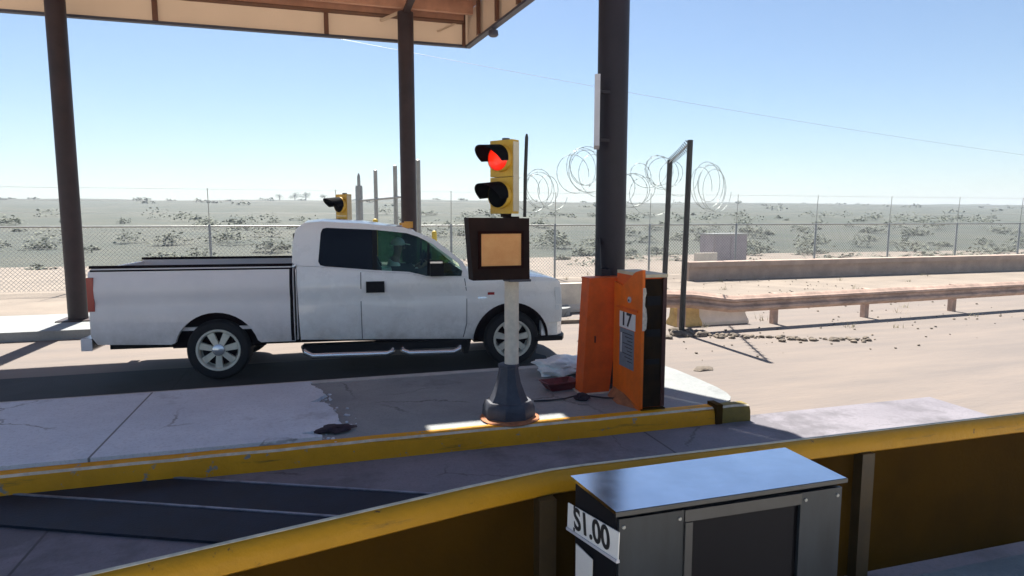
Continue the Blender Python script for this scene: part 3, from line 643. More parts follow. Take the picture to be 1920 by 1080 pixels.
bm = nb(); quadbox(bm, [(-.014,-.0265,MZ-.016),(.922,-.0165,MZ-.016),(.922,-.0135,MZ-.016),(-.014,-.0235,MZ-.016),(-.014,-.0265,MZ-.001),(.922,-.0165,MZ-.001),(.922,-.0135,MZ-.001),(-.014,-.0235,MZ-.001)]); mesh('glare_strip', bm, M['machedge'], mc, bevel=.001)  # dark strip added over the steel edge's bright reflection
bm = nb(); box(bm, .004,.245,-.014,-.001,0,MZ-.032); mesh('front_panel', bm, M['machfront'], mc, bevel=.004)
bm = nb(); box(bm, .247,.275,-.022,-.001,0,MZ-.075); mesh('opening_edge', bm, M['machedge'], mc, bevel=.006)
bm = nb(); box(bm, .247,.72,-.018,-.001,MZ-.073,MZ-.032); mesh('opening_header', bm, M['machedge'], mc, bevel=.005)
bm = nb(); box(bm, .276,.70,-.006,-.001,.25,MZ-.075); mesh('opening_shade', bm, M['machblack'], mc)  # flat black slab painted in place of the recess's shade
bm = nb(); lathe(bm, [(.0,.30),(.05,.30),(.16,.42),(.165,.42),(.165,.44),(.15,.44),(.05,.33),(.0,.33)], cx=.49, cy=-.17, n=24); mesh('coin_basket', bm, M['machblack'], mc, smooth=30)
bm = nb(); box(bm, .72,.90,-.014,-.001,0,MZ-.032); mesh('front_panel', bm, M['machfront'], mc, bevel=.004)
for (x, z) in ((.02,.84),(.228,.84),(.02,.40),(.228,.40),(.74,.84),(.88,.84)):
    bm = nb(); lathe(bm, [(.007,-.0142),(.006,-.0185),(.001,-.019)], cx=x, cz=z, n=10, axis='y'); mesh('screw', bm, M['galv'], mc, smooth=40)
# the price sign on the left face (face slants from (0,0) to (-.03,.28))
sgn = empty_part(mc, 'price_sign', (-.006,.0,.0), math.atan2(.03,.28))
bm = nb(); quadbox(bm, [(-.004,-.03,.738),(-.004,.325,.688),(-.001,.325,.688),(-.001,-.03,.738),(-.004,-.035,.835),(-.004,.32,.785),(-.001,.32,.785),(-.001,-.035,.835)])
mesh('sign_plate', bm, M['labelwhite'], sgn)
bm = nb(); bar(bm, (-.003,-.03,.733),(-.003,.325,.683), .012, .010); mesh('sign_rail', bm, M['panelgrey'], sgn)
TX = Matrix(((0,0,-1),(-.99,.139,0),(.139,.99,0)))
text('price_text', 'S1.00', .112, M['ink'], (-.0048,.146,.762), TX, sgn, sx=1.05, font_bold=.0022)
for zz in (.698,.782):
    bm = nb(); box(bm, -.0064,-.0034,.264,.273,zz,zz+.012); mesh('dollar_stroke', bm, M['ink'], sgn)
bm = nb(); box(bm, -.0045,-.001,.135,.255,.26,.655); mesh('instruction_label', bm, M['labelwhite'], sgn)
# ------------------------------------------------------------------ pickup truck
TK = empty('pickup_truck', (2.415,8.10,0), 'white extended cab pickup truck with dark windows beside the island', 'pickup truck', rz=R(-5))
W = 1.86
GP = [(.25,.07),(.38,.05),(.48,.022),(.60,.004),(.75,.0),(.92,.010),(1.00,.022),(1.06,.006),(1.16,.0),(1.28,.022),(1.42,.06),(1.56,.095),(1.72,.13),(1.86,.175),(2.0,.26)]
def g(z):
    if z <= GP[0][0]: return GP[0][1]
    for (a,u),(b,v) in zip(GP, GP[1:]):
        if z <= b: return u+(v-u)*(z-a)/(b-a)
    return GP[-1][1]
CUTS = (.48,.60,.75,.92,1.0,1.06,1.16,1.28,1.42,1.56,1.72,1.86)
def slices(bm, zs=CUTS):
    for z in zs: bmesh.ops.bisect_plane(bm, geom=bm.verts[:]+bm.edges[:]+bm.faces[:], plane_co=(0,0,z), plane_no=(0,0,1))
def arc(cx, cz, r, a0, a1, n): return [(cx+r*math.cos(R(a0+(a1-a0)*i/n)), cz+r*math.sin(R(a0+(a1-a0)*i/n))) for i in range(n+1)]
def body_prism(prof, inset=0.0, y0=0.0, y1=W):
    bm = nb()
    a = [bm.verts.new((x,y0,z)) for x,z in prof]; b = [bm.verts.new((x,y1,z)) for x,z in prof]
    bm.faces.new(a); bm.faces.new(b[::-1])
    for i in range(len(prof)): bm.faces.new((a[i],b[i],b[(i+1)%len(prof)],a[(i+1)%len(prof)]))
    slices(bm)
    for v in bm.verts:
        if v.co.y < .5: v.co.y += g(v.co.z)+inset
        elif v.co.y > W-.5: v.co.y -= g(v.co.z)+inset
    return bm
def side_patch(poly, out=.005, th=.004, near=True, hole=None):
    """a thin panel that follows the body side"""
    bm = nb()
    vs = [bm.verts.new((x,0,z)) for x,z in poly]; es = [bm.edges.new((vs[i],vs[(i+1)%len(vs)])) for i in range(len(vs))]
    if hole:
        hv = [bm.verts.new((x,0,z)) for x,z in hole]; es += [bm.edges.new((hv[i],hv[(i+1)%len(hv)])) for i in range(len(hv))]
        bmesh.ops.triangle_fill(bm, use_beauty=True, use_dissolve=False, edges=es)
    else: bm.faces.new(vs)
    slices(bm)
    r = bmesh.ops.extrude_face_region(bm, geom=bm.faces[:]); top = {v for v in r['geom'] if isinstance(v, bmesh.types.BMVert)}
    for v in bm.verts:
        y = g(v.co.z) - (out if v in top else out-th)
        v.co.y = y if near else W-y
    return bm
# lower body: cab, fender and hood
arch = arc(-.02,.36,.495, 8,172, 18)
lower = [(-2.72,.455),(-2.735,.9),(-2.745,1.40),(-2.49,1.385),(-1.81,1.315),(-1.34,1.285),(-1.14,1.232),(-.62,1.228),(-.30,1.230),(.10,1.224),(.45,1.205),(.59,1.183),(.645,1.14),(.668,1.04),(.676,.75),(.668,.60),(.49,.585)] + arch[1:] + [(-.525,.385),(-.60,.385),(-1.6,.42)]
bm = body_prism(lower); body = mesh('cab_body', bm, M['white'], TK, bevel=.018, seg=2)
# greenhouse sides with a window opening, roof and rear wall
outer = [(-2.80,1.437),(-2.79,1.70),(-2.75,1.86),(-2.65,1.935),(-2.45,1.952),(-1.93,1.925),(-1.42,1.875),(-1.24,1.81),(-1.02,1.715),(-.66,1.425),(-.56,1.23),(-1.14,1.236),(-1.34,1.289),(-1.81,1.319),(-2.49,1.389),(-2.735,1.405)]
win = [(-2.485,1.45),(-2.462,1.405),(-2.40,1.388),(-1.81,1.335),(-1.36,1.305),(-1.14,1.250),(-1.05,1.243),(-.685,1.240),(-.672,1.30),(-.72,1.405),(-1.06,1.665),(-1.24,1.755),(-1.38,1.80),(-1.77,1.843),(-2.38,1.872),(-2.43,1.86),(-2.452,1.81)]
for near in (True, False):
    mesh('cab_side', side_patch(outer, out=-.002, th=.03, near=near, hole=win), M['white'], TK, smooth=35)
bm = nb(); top = [(-2.80,1.437),(-2.79,1.70),(-2.75,1.86),(-2.65,1.935),(-2.45,1.952),(-1.93,1.925),(-1.42,1.875),(-1.27,1.822)]
rows = []
for x,z in top:
    row = []
    for j in range(13):
        t = j/12*2-1; e = g(z)+.004; crown = .035*(1-t*t)*(1 if z > 1.9 else .5)
        row.append(bm.verts.new((x - (0 if z>1.86 else .0), e+(W-2*e)*(t+1)/2, z+crown*(z>1.8))))
    rows.append(row)
for a,b in zip(rows, rows[1:]):
    for j in range(12): bm.faces.new((a[j],a[j+1],b[j+1],b[j]))
mesh('roof', bm, M['white'], TK, smooth=50)
bm = nb(); box(bm, -2.812,-2.802,.34,W-.34,1.47,1.80); mesh('rear_window', bm, M['darkglass'], TK)
bm = nb(); q = []
for (x,z) in ((-1.285,1.812),(-.60,1.25)):
    e = g(z)+.03; q.append([bm.verts.new((x,y,z+.03*(1-(2*(y-W/2)/W)**2))) for y in [e+(W-2*e)*j/10 for j in range(11)]])
for j in range(10): bm.faces.new((q[0][j],q[0][j+1],q[1][j+1],q[1][j]))
mesh('windscreen', bm, M['wideglass'], TK, smooth=60)
# side glass: dark rear quarter, green tinted front door glass, black divider
split = -1.79
def lineclip(poly, x, keep_left):
    out = []
    for (xa,za),(xb,zb) in zip(poly, poly[1:]+poly[:1]):
        ina, inb = (xa <= x) == keep_left, (xb <= x) == keep_left
        if ina: out.append((xa,za))
        if ina != inb: t = (x-xa)/(xb-xa); out.append((x, za+(zb-za)*t))
    return out
wing = [(x,z) for x,z in win]
for near in (True, False):
    mesh('quarter_window', side_patch(lineclip(wing, split-.03, True), out=-.020, th=.005, near=near), M['darkglass'], TK)
    mesh('door_window', side_patch(lineclip(wing, split+.03, False), out=-.020, th=.005, near=near), M['greenglass'] if near else M['farglass'], TK)
    mesh('window_divider', side_patch([(split-.028,1.335),(split+.028,1.332),(split+.028,1.842),(split-.028,1.845)], out=-.012, th=.02, near=near), M['black'], TK)
    mesh('vent_divider', side_patch([(-1.13,1.253),(-1.10,1.25),(-1.085,1.665),(-1.115,1.68)], out=-.016, th=.012, near=near), M['black'], TK)
# door panel, handle, mirror, mouldings
door = [(-1.955,.455),(-1.96,.9),(-1.955,1.318),(-1.81,1.306),(-1.34,1.276),(-1.14,1.222),(-.66,1.218),(-.63,1.0),(-.635,.62),(-.68,.43)]
for near in (True, False):
    d = mesh('door', side_patch(door, out=.004, th=.010, near=near), M['white'], TK, smooth=30)
    sgn_ = 1 if near else -1
    mesh('door_seam', side_patch([(-1.972,.455),(-1.9615,.455),(-1.967,.9),(-1.962,1.31),(-1.973,1.31),(-1.977,.9)], out=.0015, th=.004, near=near), M['seam'], TK)
    mesh('door_seam', side_patch([(-.672,.43),(-.627,.62),(-.622,1.0),(-.652,1.21),(-.642,1.21),(-.613,1.0),(-.618,.62),(-.662,.425)], out=.0015, th=.004, near=near), M['seam'], TK)
    bm = nb(); yb = g(1.13)-.004 if near else W-g(1.13)+.004
    box(bm, -1.905,-1.675, yb-.022*sgn_ if near else yb, yb if near else yb+.022, 1.052,1.195)
    mesh('door_handle', bm, M['black'], d, bevel=.018, seg=3)
    bm = nb(); yy = g(1.3) if near else W-g(1.3)
    box(bm, -1.10,-.935, min(yy-.20*sgn_,yy-.03*sgn_), max(yy-.20*sgn_,yy-.03*sgn_), 1.26,1.455)
    mr = mesh('door_mirror', bm, M['black'], d, bevel=.035, seg=3)
    bm = nb(); box(bm, -1.105,-.95, min(yy-.204*sgn_,yy-.12*sgn_), max(yy-.204*sgn_,yy-.12*sgn_), 1.425,1.447); mesh('mirror_lit_top', bm, M['chrome'], mr, bevel=.006)  # bright strip paints the lit top of the mirror
    bm = nb(); bar(bm, (-1.0,yy,1.30),(-1.0,yy-.06*sgn_,1.33), .06, .05); mesh('mirror_arm', bm, M['black'], mr)
    mesh('rocker_moulding', side_patch([(-2.715,.452),(-2.715,.472),(-1.6,.437),(-.56,.40),(-.52,.385),(-1.6,.418)], out=.003, th=.01, near=near), M['gap'], TK)
    # dark lip round the front wheel arch
    bm = nb(); ro = arc(-.02,.36,.515,4,176,24); ri = arc(-.02,.36,.478,4,176,24)
    bmx = side_patch(ro + ri[::-1], out=.004, th=.02, near=near); mesh('arch_lip', bmx, M['gap'], TK); bm.free()
# wheel wells, chassis, running board, engine block mass
bm = nb(); box(bm, -.51,.47,.16,W-.16,.33,.88); mesh('wheel_well', bm, M['gap'], TK)
bm = nb(); box(bm, -4.24,-3.16,.14,W-.14,.40,.98); mesh('wheel_well', bm, M['gap'], TK)
bm = nb(); box(bm, -5.0,.40,.30,W-.30,.385,.52); box(bm, -1.62,-1.45,.3,W-.3,.30,.384); box(bm, -3.6,-3.4,.3,W-.3,.28,.384)
mesh('chassis', bm, M['black'], TK)
for yb in (.0, W-.16):
    bm = nb(); box(bm, -2.70,-.62, yb,yb+.16,.30,.40); mesh('running_board', bm, M['black'], TK, bevel=.02)
for yb in (-.035, W+.035):
    yi = .12 if yb < 0 else W-.12
    for pts in ([(-2.70,yi,.36),(-2.66,yb,.315),(-2.58,yb,.272),(-1.66,yb,.262),(-1.60,yb,.285),(-1.58,yi,.35)], [(-1.47,yi,.35),(-1.45,yb,.285),(-1.38,yb,.258),(-.80,yb,.250),(-.73,yb,.285),(-.70,yi,.34)]):
        bm = nb(); tube(bm, pts, .036, 14); mesh('sill_tube', bm, M['silltube'], TK, smooth=50)  # bright metal tubes along each sill
bm = nb(); quadbox(bm, [(-.66,.06,.20),(-.60,.06,.20),(-.60,.36,.20),(-.66,.36,.20),(-.66,.06,.42),(-.55,.06,.42),(-.55,.36,.42),(-.66,.36,.42)]); mesh('mud_flap', bm, M['rubber'], TK)
for near in (True, False):
    mesh('side_marker', side_patch([(-.34,.985),(-.25,.985),(-.25,1.02),(-.34,1.02)], out=.008, th=.012, near=near), M['redlens'], TK)
    mesh('fender_badge', side_patch([(-.47,.94),(-.36,.94),(-.36,.962),(-.47,.962)], out=.007, th=.010, near=near), M['chrome'], TK)
# bumper, air dam, lamps, grille
bm = nb(); bx = [(.40,.035),(.62,.045),(.71,.16),(.75,.5),(.75,W-.5),(.71,W-.16),(.62,W-.045),(.40,W-.035)]
prism_xy(bm, bx, .41, .60); mesh('front_bumper', bm, M['white'], TK, bevel=.03, seg=3)
bm = nb(); bx2 = [(.30,.03),(.69,.03),(.76,.2),(.79,.5),(.79,W-.5),(.76,W-.2),(.69,W-.03),(.30,W-.03)]
prism_xy(bm, bx2, .335, .395); mesh('air_dam', bm, M['black'], TK, bevel=.01)
for s_ in (0,1):
    y0, y1 = (.004,.36) if s_ == 0 else (W-.36,W-.004)
    bm = nb(); quadbox(bm, [(.59,y0,.84),(.678,y0,.84),(.685,y1,.84),(.59,y1,.84),(.57,y0,1.07),(.640,y0,1.07),(.65,y1,1.07),(.57,y1,1.07)])
    hl = mesh('headlight', bm, M['clear'], TK, bevel=.012)
    bm = nb(); yA = .0 if s_ == 0 else W-.03; box(bm, .585,.64,yA,yA+.03,.76,.83); mesh('turn_lamp', bm, M['clear'], TK, bevel=.008)
bm = nb(); box(bm, .66,.69,.40,W-.40,.72,1.03); 
gr = mesh('grille', bm, M['black'], TK, bevel=.015)
bm = nb()
for zz in (.78,.86,.94): box(bm, .689,.70,.42,W-.42,zz,zz+.03)
mesh('grille_bar', bm, M['chrome'], gr)
for y, x in ((.32,-1.36),(.62,-1.30),(W/2,-1.28),(W-.62,-1.30),(W-.32,-1.36)):
    bm = nb(); box(bm, x-.07,x+.02,y-.04,y+.04,1.86,1.925+.02*(abs(y-W/2)<.4)); mesh('roof_marker', bm, M['amber'], TK, bevel=.02, seg=3)
# wheels
def wheel(cx, yin, side):
    wh = bpy.data.objects.new('wheel', None); link(wh, TK); wh.location = (cx, yin, .375); wh.rotation_euler = (0,0,0 if side > 0 else math.pi); wh.empty_display_size=.1
    bm = nb(); lathe(bm, [(.255,.0),(.30,-.012),(.345,-.004),(.368,.03),(.375,.06),(.375,.20),(.365,.24),(.33,.26),(.255,.26)], n=48, axis='y', cap=False)
    mesh('tyre', bm, M['rubber'], wh, smooth=40)
    bm = nb(); lathe(bm, [(.262,.004),(.258,-.010),(.236,-.008),(.222,.02),(.228,.12),(.20,.13)], n=40, axis='y', cap=False); mesh('rim', bm, M['rim'], wh, smooth=35)
    bm = nb()
    for k in range(7):
        a = k*math.tau/7+.2
        for da, sx_ in ((0,1),):
            c, s = math.cos(a), math.sin(a); t = Vector((-s,0,c))
            p0 = Vector((c*.05,.018,s*.05)); p1 = Vector((c*.236,.022,s*.236))
            quadbox(bm, [p0-t*.03, p0+t*.03, p0+t*.03+Vector((0,.04,0)), p0-t*.03+Vector((0,.04,0)), p1-t*.045, p1+t*.045, p1+t*.045+Vector((0,.04,0)), p1-t*.045+Vector((0,.04,0))])
    mesh('spokes', bm, M['rim'], wh, bevel=.006)
    bm = nb(); lathe(bm, [(.075,.02),(.07,-.004),(.05,-.016),(.0001,-.018)], n=20, axis='y'); mesh('hub_cap', bm, M['chrome'], wh, smooth=40)
    bm = nb(); lathe(bm, [(.20,.075),(.20,.09),(.05,.095)], n=24, axis='y'); mesh('brake_disc', bm, M['gap'], wh, smooth=40)
for cx in (0.0, -3.70):
    wheel(cx, .045, 1); wheel(cx, W-.045, -1)
# bed
rarch = arc(-3.70,.36,.49, 6,174, 18)
for near in (True, False):
    bedp = [(-2.785,.46),(-2.785,1.37),(-2.82,1.40),(-5.05,1.40),(-5.08,1.36),(-5.08,.60),(-5.02,.50),(-4.22,.47)] + rarch[::-1][1:-1] + [(-3.19,.46)]
    mesh('bed_side', side_patch(bedp, out=.008, th=.07, near=near), M['bedwhite'], TK, smooth=30)
    bm = nb(); ya = g(1.40)-.015 if near else W-g(1.40)-.06
    box(bm, -5.07,-2.80,ya,ya+.075,1.402,1.432); mesh('bed_cap', bm, M['gap'], TK, bevel=.01)
    mesh('bed_edge_line', side_patch([(-2.83,.47),(-2.792,.47),(-2.792,1.385),(-5.06,1.385),(-5.06,1.365),(-2.83,1.365)], out=.0115, th=.0032, near=near), M['gap'], TK)
    bm = nb(); yA = g(1.1)-.012 if near else W-g(1.1)-.06; box(bm, -5.09,-5.02,yA,yA+.072,.90,1.30); mesh('tail_lamp', bm, M['redlens'], TK, bevel=.01)
bm = nb(); box(bm, -2.765,-2.752,.06,W-.06,.47,1.36); mesh('cab_gap_seal', bm, M['bedwhite'], TK)
bm = nb(); box(bm, -5.06,-2.80,.10,W-.10,.62,.66); box(bm, -2.84,-2.80,.10,W-.10,.66,1.38); mesh('bed_floor', bm, M['bedwhite'], TK)
bm = nb(); box(bm, -5.09,-5.03,.13,W-.13,.60,1.38); mesh('tailgate', bm, M['bedwhite'], TK, bevel=.012)
bm = nb(); box(bm, -5.22,-5.10,.06,W-.06,.42,.57); mesh('rear_bumper', bm, M['chrome'], TK, bevel=.02)
# cab interior
bm = nb(); box(bm, -2.66,-.70,.11,W-.11,1.236,1.262); box(bm, -2.66,-1.25,.11,W-.11,1.262,1.30); box(bm, -.98,-.66,.15,W-.15,1.20,1.30); mesh('dashboard', bm, M['seat'], TK, bevel=.01)
for y in (.50, W-.50):
    bm = nb(); quadbox(bm, [(-1.86,y-.24,1.30),(-1.70,y-.24,1.30),(-1.70,y+.24,1.30),(-1.86,y+.24,1.30),(-1.94,y-.20,1.58),(-1.84,y-.20,1.58),(-1.84,y+.20,1.58),(-1.94,y+.20,1.58)])
    st = mesh('seat_back', bm, M['seat'], TK, bevel=.04, seg=3)
    bm = nb(); box(bm, -1.96,-1.87,y-.13,y+.13,1.62,1.78); mesh('headrest', bm, M['seat'], st, bevel=.035, seg=3)
bm = nb(); box(bm, -2.55,-2.45,.25,W-.25,1.30,1.72); mesh('rear_seat_back', bm, M['seat'], TK, bevel=.03)
bm = nb(); ring = []
for k in range(25):
    a = k*math.tau/24; ring.append((-1.12+.08*math.sin(a)*.5, W-.50+.18*math.cos(a), 1.36+.15*math.sin(a)))
tube(bm, ring, .016, 8, cap=False); bar(bm, (-1.12,W-.66,1.36),(-1.12,W-.34,1.36), .03); bar(bm, (-1.12,W-.5,1.36),(-.95,W-.5,1.29), .04); mesh('steering_wheel', bm, M['black'], TK, smooth=50)

# ------------------------------------------------------------------ driver
def skin_body(name, nodes, edges, m, parent=None, sub=2):
    me = bpy.data.meshes.new(name); me.from_pydata([n[0] for n in nodes], edges, []); o = bpy.data.objects.new(name, me); link(o, parent)
    md = o.modifiers.new('skin', 'SKIN'); md.use_smooth_shade = True
    for i, n in enumerate(nodes):
        r_ = n[1]; me.skin_vertices[0].data[i].radius = r_ if isinstance(r_, tuple) else (r_, r_)
    me.skin_vertices[0].data[0].use_root = True
    s = o.modifiers.new('sub', 'SUBSURF'); s.levels = sub; s.render_levels = sub; me.materials.append(m); return o
dv = empty('person', (2.415-1.52*math.cos(R(5))+1.36*math.sin(R(5)), 8.10+1.52*math.sin(R(5))+1.36*math.cos(R(5)), .78), 'driver in pale cap and shirt sitting behind the truck wheel', 'person', rz=R(-5))
# local: pelvis at origin, faces +X
nodes = [((0,0,.08),(.15,.13)),((-.03,0,.25),(.13,.12)),((-.02,0,.44),(.15,.115)),((.0,0,.56),(.11,.10)),((.03,0,.64),(.055,.058)),((.05,0,.70),(.06,.06)),((.06,0,.80),(.085,.075)),((.055,0,.88),(.065,.06)),
 ((.0,-.19,.52),.062),((.14,-.24,.30),.050),((.42,-.14,.53),.036),((.50,-.12,.57),.032),
 ((.0,.19,.52),.062),((.13,.24,.30),.050),((.40,.14,.53),.036),((.48,.12,.57),.032),
 ((.06,-.10,.02),.095),((.45,-.11,.04),.075),((.56,-.11,-.30),.050),((.66,-.11,-.34),.042),
 ((.06,.10,.02),.095),((.45,.11,.04),.075),((.56,.11,-.30),.050),((.66,.11,-.34),.042)]
edges = [(0,1),(1,2),(2,3),(3,4),(4,5),(5,6),(6,7),(3,8),(8,9),(9,10),(10,11),(3,12),(12,13),(13,14),(14,15),(0,16),(16,17),(17,18),(18,19),(0,20),(20,21),(21,22),(22,23)]
skin_body('body', nodes, edges, M['skin'], dv)
tors = [((0,0,.08),(.165,.14)),((-.03,0,.25),(.145,.135)),((-.02,0,.44),(.165,.13)),((.0,0,.55),(.12,.105)),((.02,0,.60),(.07,.07)),((.0,-.19,.52),.075),((.14,-.24,.30),.062),((.36,-.16,.485),.048),((.0,.19,.52),.075),((.13,.24,.30),.062),((.34,.16,.485),.048)]
skin_body('shirt', tors, [(0,1),(1,2),(2,3),(3,4),(3,5),(5,6),(6,7),(3,8),(8,9),(9,10)], M['shirt'], dv)
bm = nb(); bmesh.ops.create_uvsphere(bm, u_segments=20, v_segments=12, radius=1)
for v in bm.verts: v.co = Vector((v.co.x*.105+.055, v.co.y*.09, max(v.co.z,-.15)*.105+.83))
quadbox(bm, [(.13,-.07,.835),(.235,-.045,.815),(.235,.045,.815),(.13,.07,.835),(.13,-.07,.847),(.235,-.045,.825),(.235,.045,.825),(.13,.07,.847)])
mesh('cap', bm, M['cap'], dv, smooth=50)
bm = nb(); lathe(bm, [(.004,-.02),(.018,-.008),(.012,.016),(.003,.024)], cx=.148, cy=0, cz=.775, n=8)
for s_ in (-1,1): lathe(bm, [(.004,-.03),(.016,-.01),(.018,.014),(.004,.03)], cx=.055, cy=.083*s_, cz=.78, n=8)
mesh('face_features', bm, M['skin'], dv, smooth=60)
bm = nb()
for s_ in (-1,1):
    for k in range(5):
        a = -.5+k*.28; b0 = Vector((.50,.12*s_,.57)); tube(bm, [b0+Vector((0,.012*(k-2)*.8,.0)), b0+Vector((.045,.014*(k-2),.018)), b0+Vector((.065,.014*(k-2),-.012))], [.010,.0095,.007], 7)
mesh('fingers', bm, M['skin'], dv, smooth=60)

# ------------------------------------------------------------------ fences, wire, background things
def post_fence(name, pts, zt, zr, r, label, m, finial=False):
    f = empty(name, (pts[0][0],pts[0][1],0), label, 'fence'); o = Vector((pts[0][0],pts[0][1],0))
    for i,(x,y) in enumerate(pts):
        rr = r*(2.0 if (finial and i == 0) else 1)
        bm = nb()
        if finial and i == 0: tube(bm, [Vector((x,y,-.05))-o, Vector((x,y,zt-.42))-o, Vector((x,y,zt-.36))-o, Vector((x,y,zt-.34))-o, Vector((x,y,zt-.10))-o, Vector((x,y,zt))-o], [rr,rr,rr*.9,.05,.045,.015], 12)
        else: tube(bm, [Vector((x,y,-.05))-o, Vector((x,y,zt-.02))-o, Vector((x,y,zt))-o], [rr,rr,rr*.5], 10)
        mesh('post', bm, m, f, smooth=40)
    for z in zr:
        bm = nb(); tube(bm, [Vector((x,y,z))-o for x,y in pts], .032, 8); mesh('rail', bm, m, f, smooth=40)
    return f
lf = post_fence('post_fence', [(1.092,19.6),(1.45,18.0),(1.80,16.35),(2.122,14.6)], 3.3, (2.5,), .052, 'tall grey steel posts with a single rail behind the truck cab', M['galv'], True)
gf = empty('gate_frame', (5.95,9.70,0), 'dark leaning gate posts joined by barbed wire beside the orange cabinet', 'gate')
for (b, t, r_) in (((0,0,-.03),(.06,0,3.30),.048),((1.62,3.45,-.03),(1.69,3.45,3.30),.06)):
    bm = nb(); tube(bm, [b, t], r_, 10); mesh('post', bm, M['darkpost'], gf, smooth=40)
bm = nb(); A, B = Vector((.06,0,3.27)), Vector((1.69,3.45,3.27)); pts = [A.lerp(B, i/16)+Vector((0,0,-.02*math.sin(math.pi*i/16))) for i in range(17)]
tube(bm, pts, .018, 6)
for i in range(1,16):
    p = pts[i]; 
    for d in ((.05,.0,.06),(-.05,.02,.06)): bar(bm, p-Vector(d), p+Vector(d), .014)
mesh('barbed_wire', bm, M['darkpost'], gf)
# chain link fence
FY = 20.0; FX0, FX1, FH = -24.0, 34.0, 1.78
cf = empty('chain_link_fence', (0,FY,0), 'pale chain link fence running across behind the toll lanes', 'fence')
x = FX0
k = 0
while x <= FX1+.01:
    bm = nb(); tube(bm, [(x,0,-.1),(x,0,FH),(x,0,FH+.02)], [.035,.035,.02], 8); tube(bm, [(x,0,FH),(x,-.05,FH+1.05)], .011, 5); mesh('post', bm, M['galv'], cf, smooth=40); x += 3.49; k += 1
bm = nb(); tube(bm, [(FX0,0,FH-.03),(FX1,0,FH-.03)], .024, 8); mesh('rail', bm, M['galv'], cf)
bm = nb()
for z,y in ((FH+.35,-.017),(FH+.68,-.033),(FH+1.02,-.05)): tube(bm, [(FX0,y,z),(FX1,y,z)], .005, 4)
mesh('top_wire', bm, M['wire'], cf)
bm = nb(); sp = .11; w_ = .0065
n = int((FX1-FX0)/sp)
for i in range(-17, n):
    for sgn2 in (1,-1):
        xa = FX0+i*sp; xb = xa+FH-.05
        if sgn2 < 0: xa, xb = xb, xa
        za, zb = .02, FH-.03
        lo, hi = FX0, FX1
        if min(xa,xb) < lo or max(xa,xb) > hi: continue
        yo = .003*sgn2
        bm.faces.new([bm.verts.new(p) for p in ((xa-w_,yo,za),(xa+w_,yo,za),(xb+w_,yo,zb),(xb-w_,yo,zb))])
mesh('wire_mesh', bm, M['wire'], cf)
def coil(x, z, r, turns, tilt, label, seed):
    r_ = random.Random(seed); o = empty('razor_wire_coil', (x,FY,z), label, 'razor wire', rz=tilt, group='razor wire coils along the fence top')
    bm = nb(); pts = []; turns += 2; N = turns*40
    for i in range(N+1):
        a = i*math.tau/40; t = i/40
        rr = r*(1+.10*math.sin(t*2.3+seed)); 
        e_ = max(0,(t-turns+1.6))-max(0,1.6-t); pts.append(Vector((math.cos(a)*rr+.10*math.sin(t*1.9+seed)*r+.55*e_, (t-turns/2)*.11, math.sin(a)*rr+.13*r*math.cos(t*2.6+seed)-.16*abs(e_))))
    tube(bm, pts, .0085, 5)
    for i in range(2, N, 3):
        p = pts[i]; d = (pts[i+1]-pts[i-1]).normalized(); s = d.cross(Vector((0,1,0))).normalized()
        for q in (1,-1):
            bm.faces.new([bm.verts.new(v) for v in (p-d*.012, p+d*.025*q+s*.028, p+d*.012, p-d*.025*q-s*.028)])
    mesh('coil_wire', bm, M['razor'], o); return o
coil(6.87, 2.95, .56, 3, R(18), 'razor wire coil drooping right of the yellow signal', 1)
coil(8.50, 3.62, .66, 4, R(8), 'large round razor wire coil left of the thick dark column', 2)
coil(10.15, 2.95, .55, 3, R(-25), 'razor wire coil just right of the thick dark column', 3)
coil(11.28, 3.58, .52, 3, R(-10), 'razor wire coil hanging left of the dark gate post', 4)
coil(13.25, 3.15, .75, 3, R(20), 'wide razor wire coil right of the dark gate post', 5)
# guard rail and blocks at the roadside
gd = empty('guard_rail', (5.70,9.90,0), 'rusty brown guard rail beside the sandy road edge', 'guard rail')
bm = nb(); prof = [(0,.50),(.02,.47),(.05,.455),(.05,.425),(.015,.40),(.015,.37),(.05,.345),(.05,.315),(.02,.30),(0,.27),(-.012,.27),(.0,.30),(.035,.32),(.035,.34),(0,.365),(0,.405),(.035,.43),(.035,.45),(0,.475),(-.012,.50)]
gp = [Vector((5.70,9.90,.20)),Vector((6.25,9.92,.17)),Vector((6.6,9.93,.12)),Vector((7.1,9.95,.05)),Vector((9.0,10.05,.05)),Vector((22,10.8,.05))]
rings = []
for p in gp: rings.append([bm.verts.new((p.x-5.70, p.y-9.90-u*1.8, p.z+(z-.385)*1.35+.385)) for u,z in prof])
for a,b in zip(rings, rings[1:]):
    for q in range(len(prof)): bm.faces.new((a[q],b[q],b[(q+1)%len(prof)],a[(q+1)%len(prof)]))
mesh('beam', bm, M['rail'], gd, smooth=50)
for x,y in ((6.15,10.0),(8.2,10.1),(10.5,10.25),(13,10.4),(16,10.55),(19,10.7)):
    bm = nb(); box(bm, x-5.70-.05,x-5.70+.05,y-9.90-.02,y-9.90+.10,-.05,.58); mesh('post', bm, M['rail'], gd, bevel=.008)
def jersey(x0, x1, y, h, label, m):
    o = empty('concrete_block', (x0,y,0), label, 'concrete block', group='concrete blocks along the sandy road edge')
    bm = nb(); pr_ = [(-.20,0),(-.20,.06),(-.10,.16),(-.07,h),(.07,h),(.10,.16),(.20,.06),(.20,0)]
    a = [bm.verts.new((0,u,z)) for u,z in pr_]; b = [bm.verts.new((x1-x0,u,z)) for u,z in pr_]
    bm.faces.new(a); bm.faces.new(b[::-1])
    for i in range(8): bm.faces.new((a[i],b[i],b[(i+1)%8],a[(i+1)%8]))
    mesh('block', bm, m, o, bevel=.015); return o
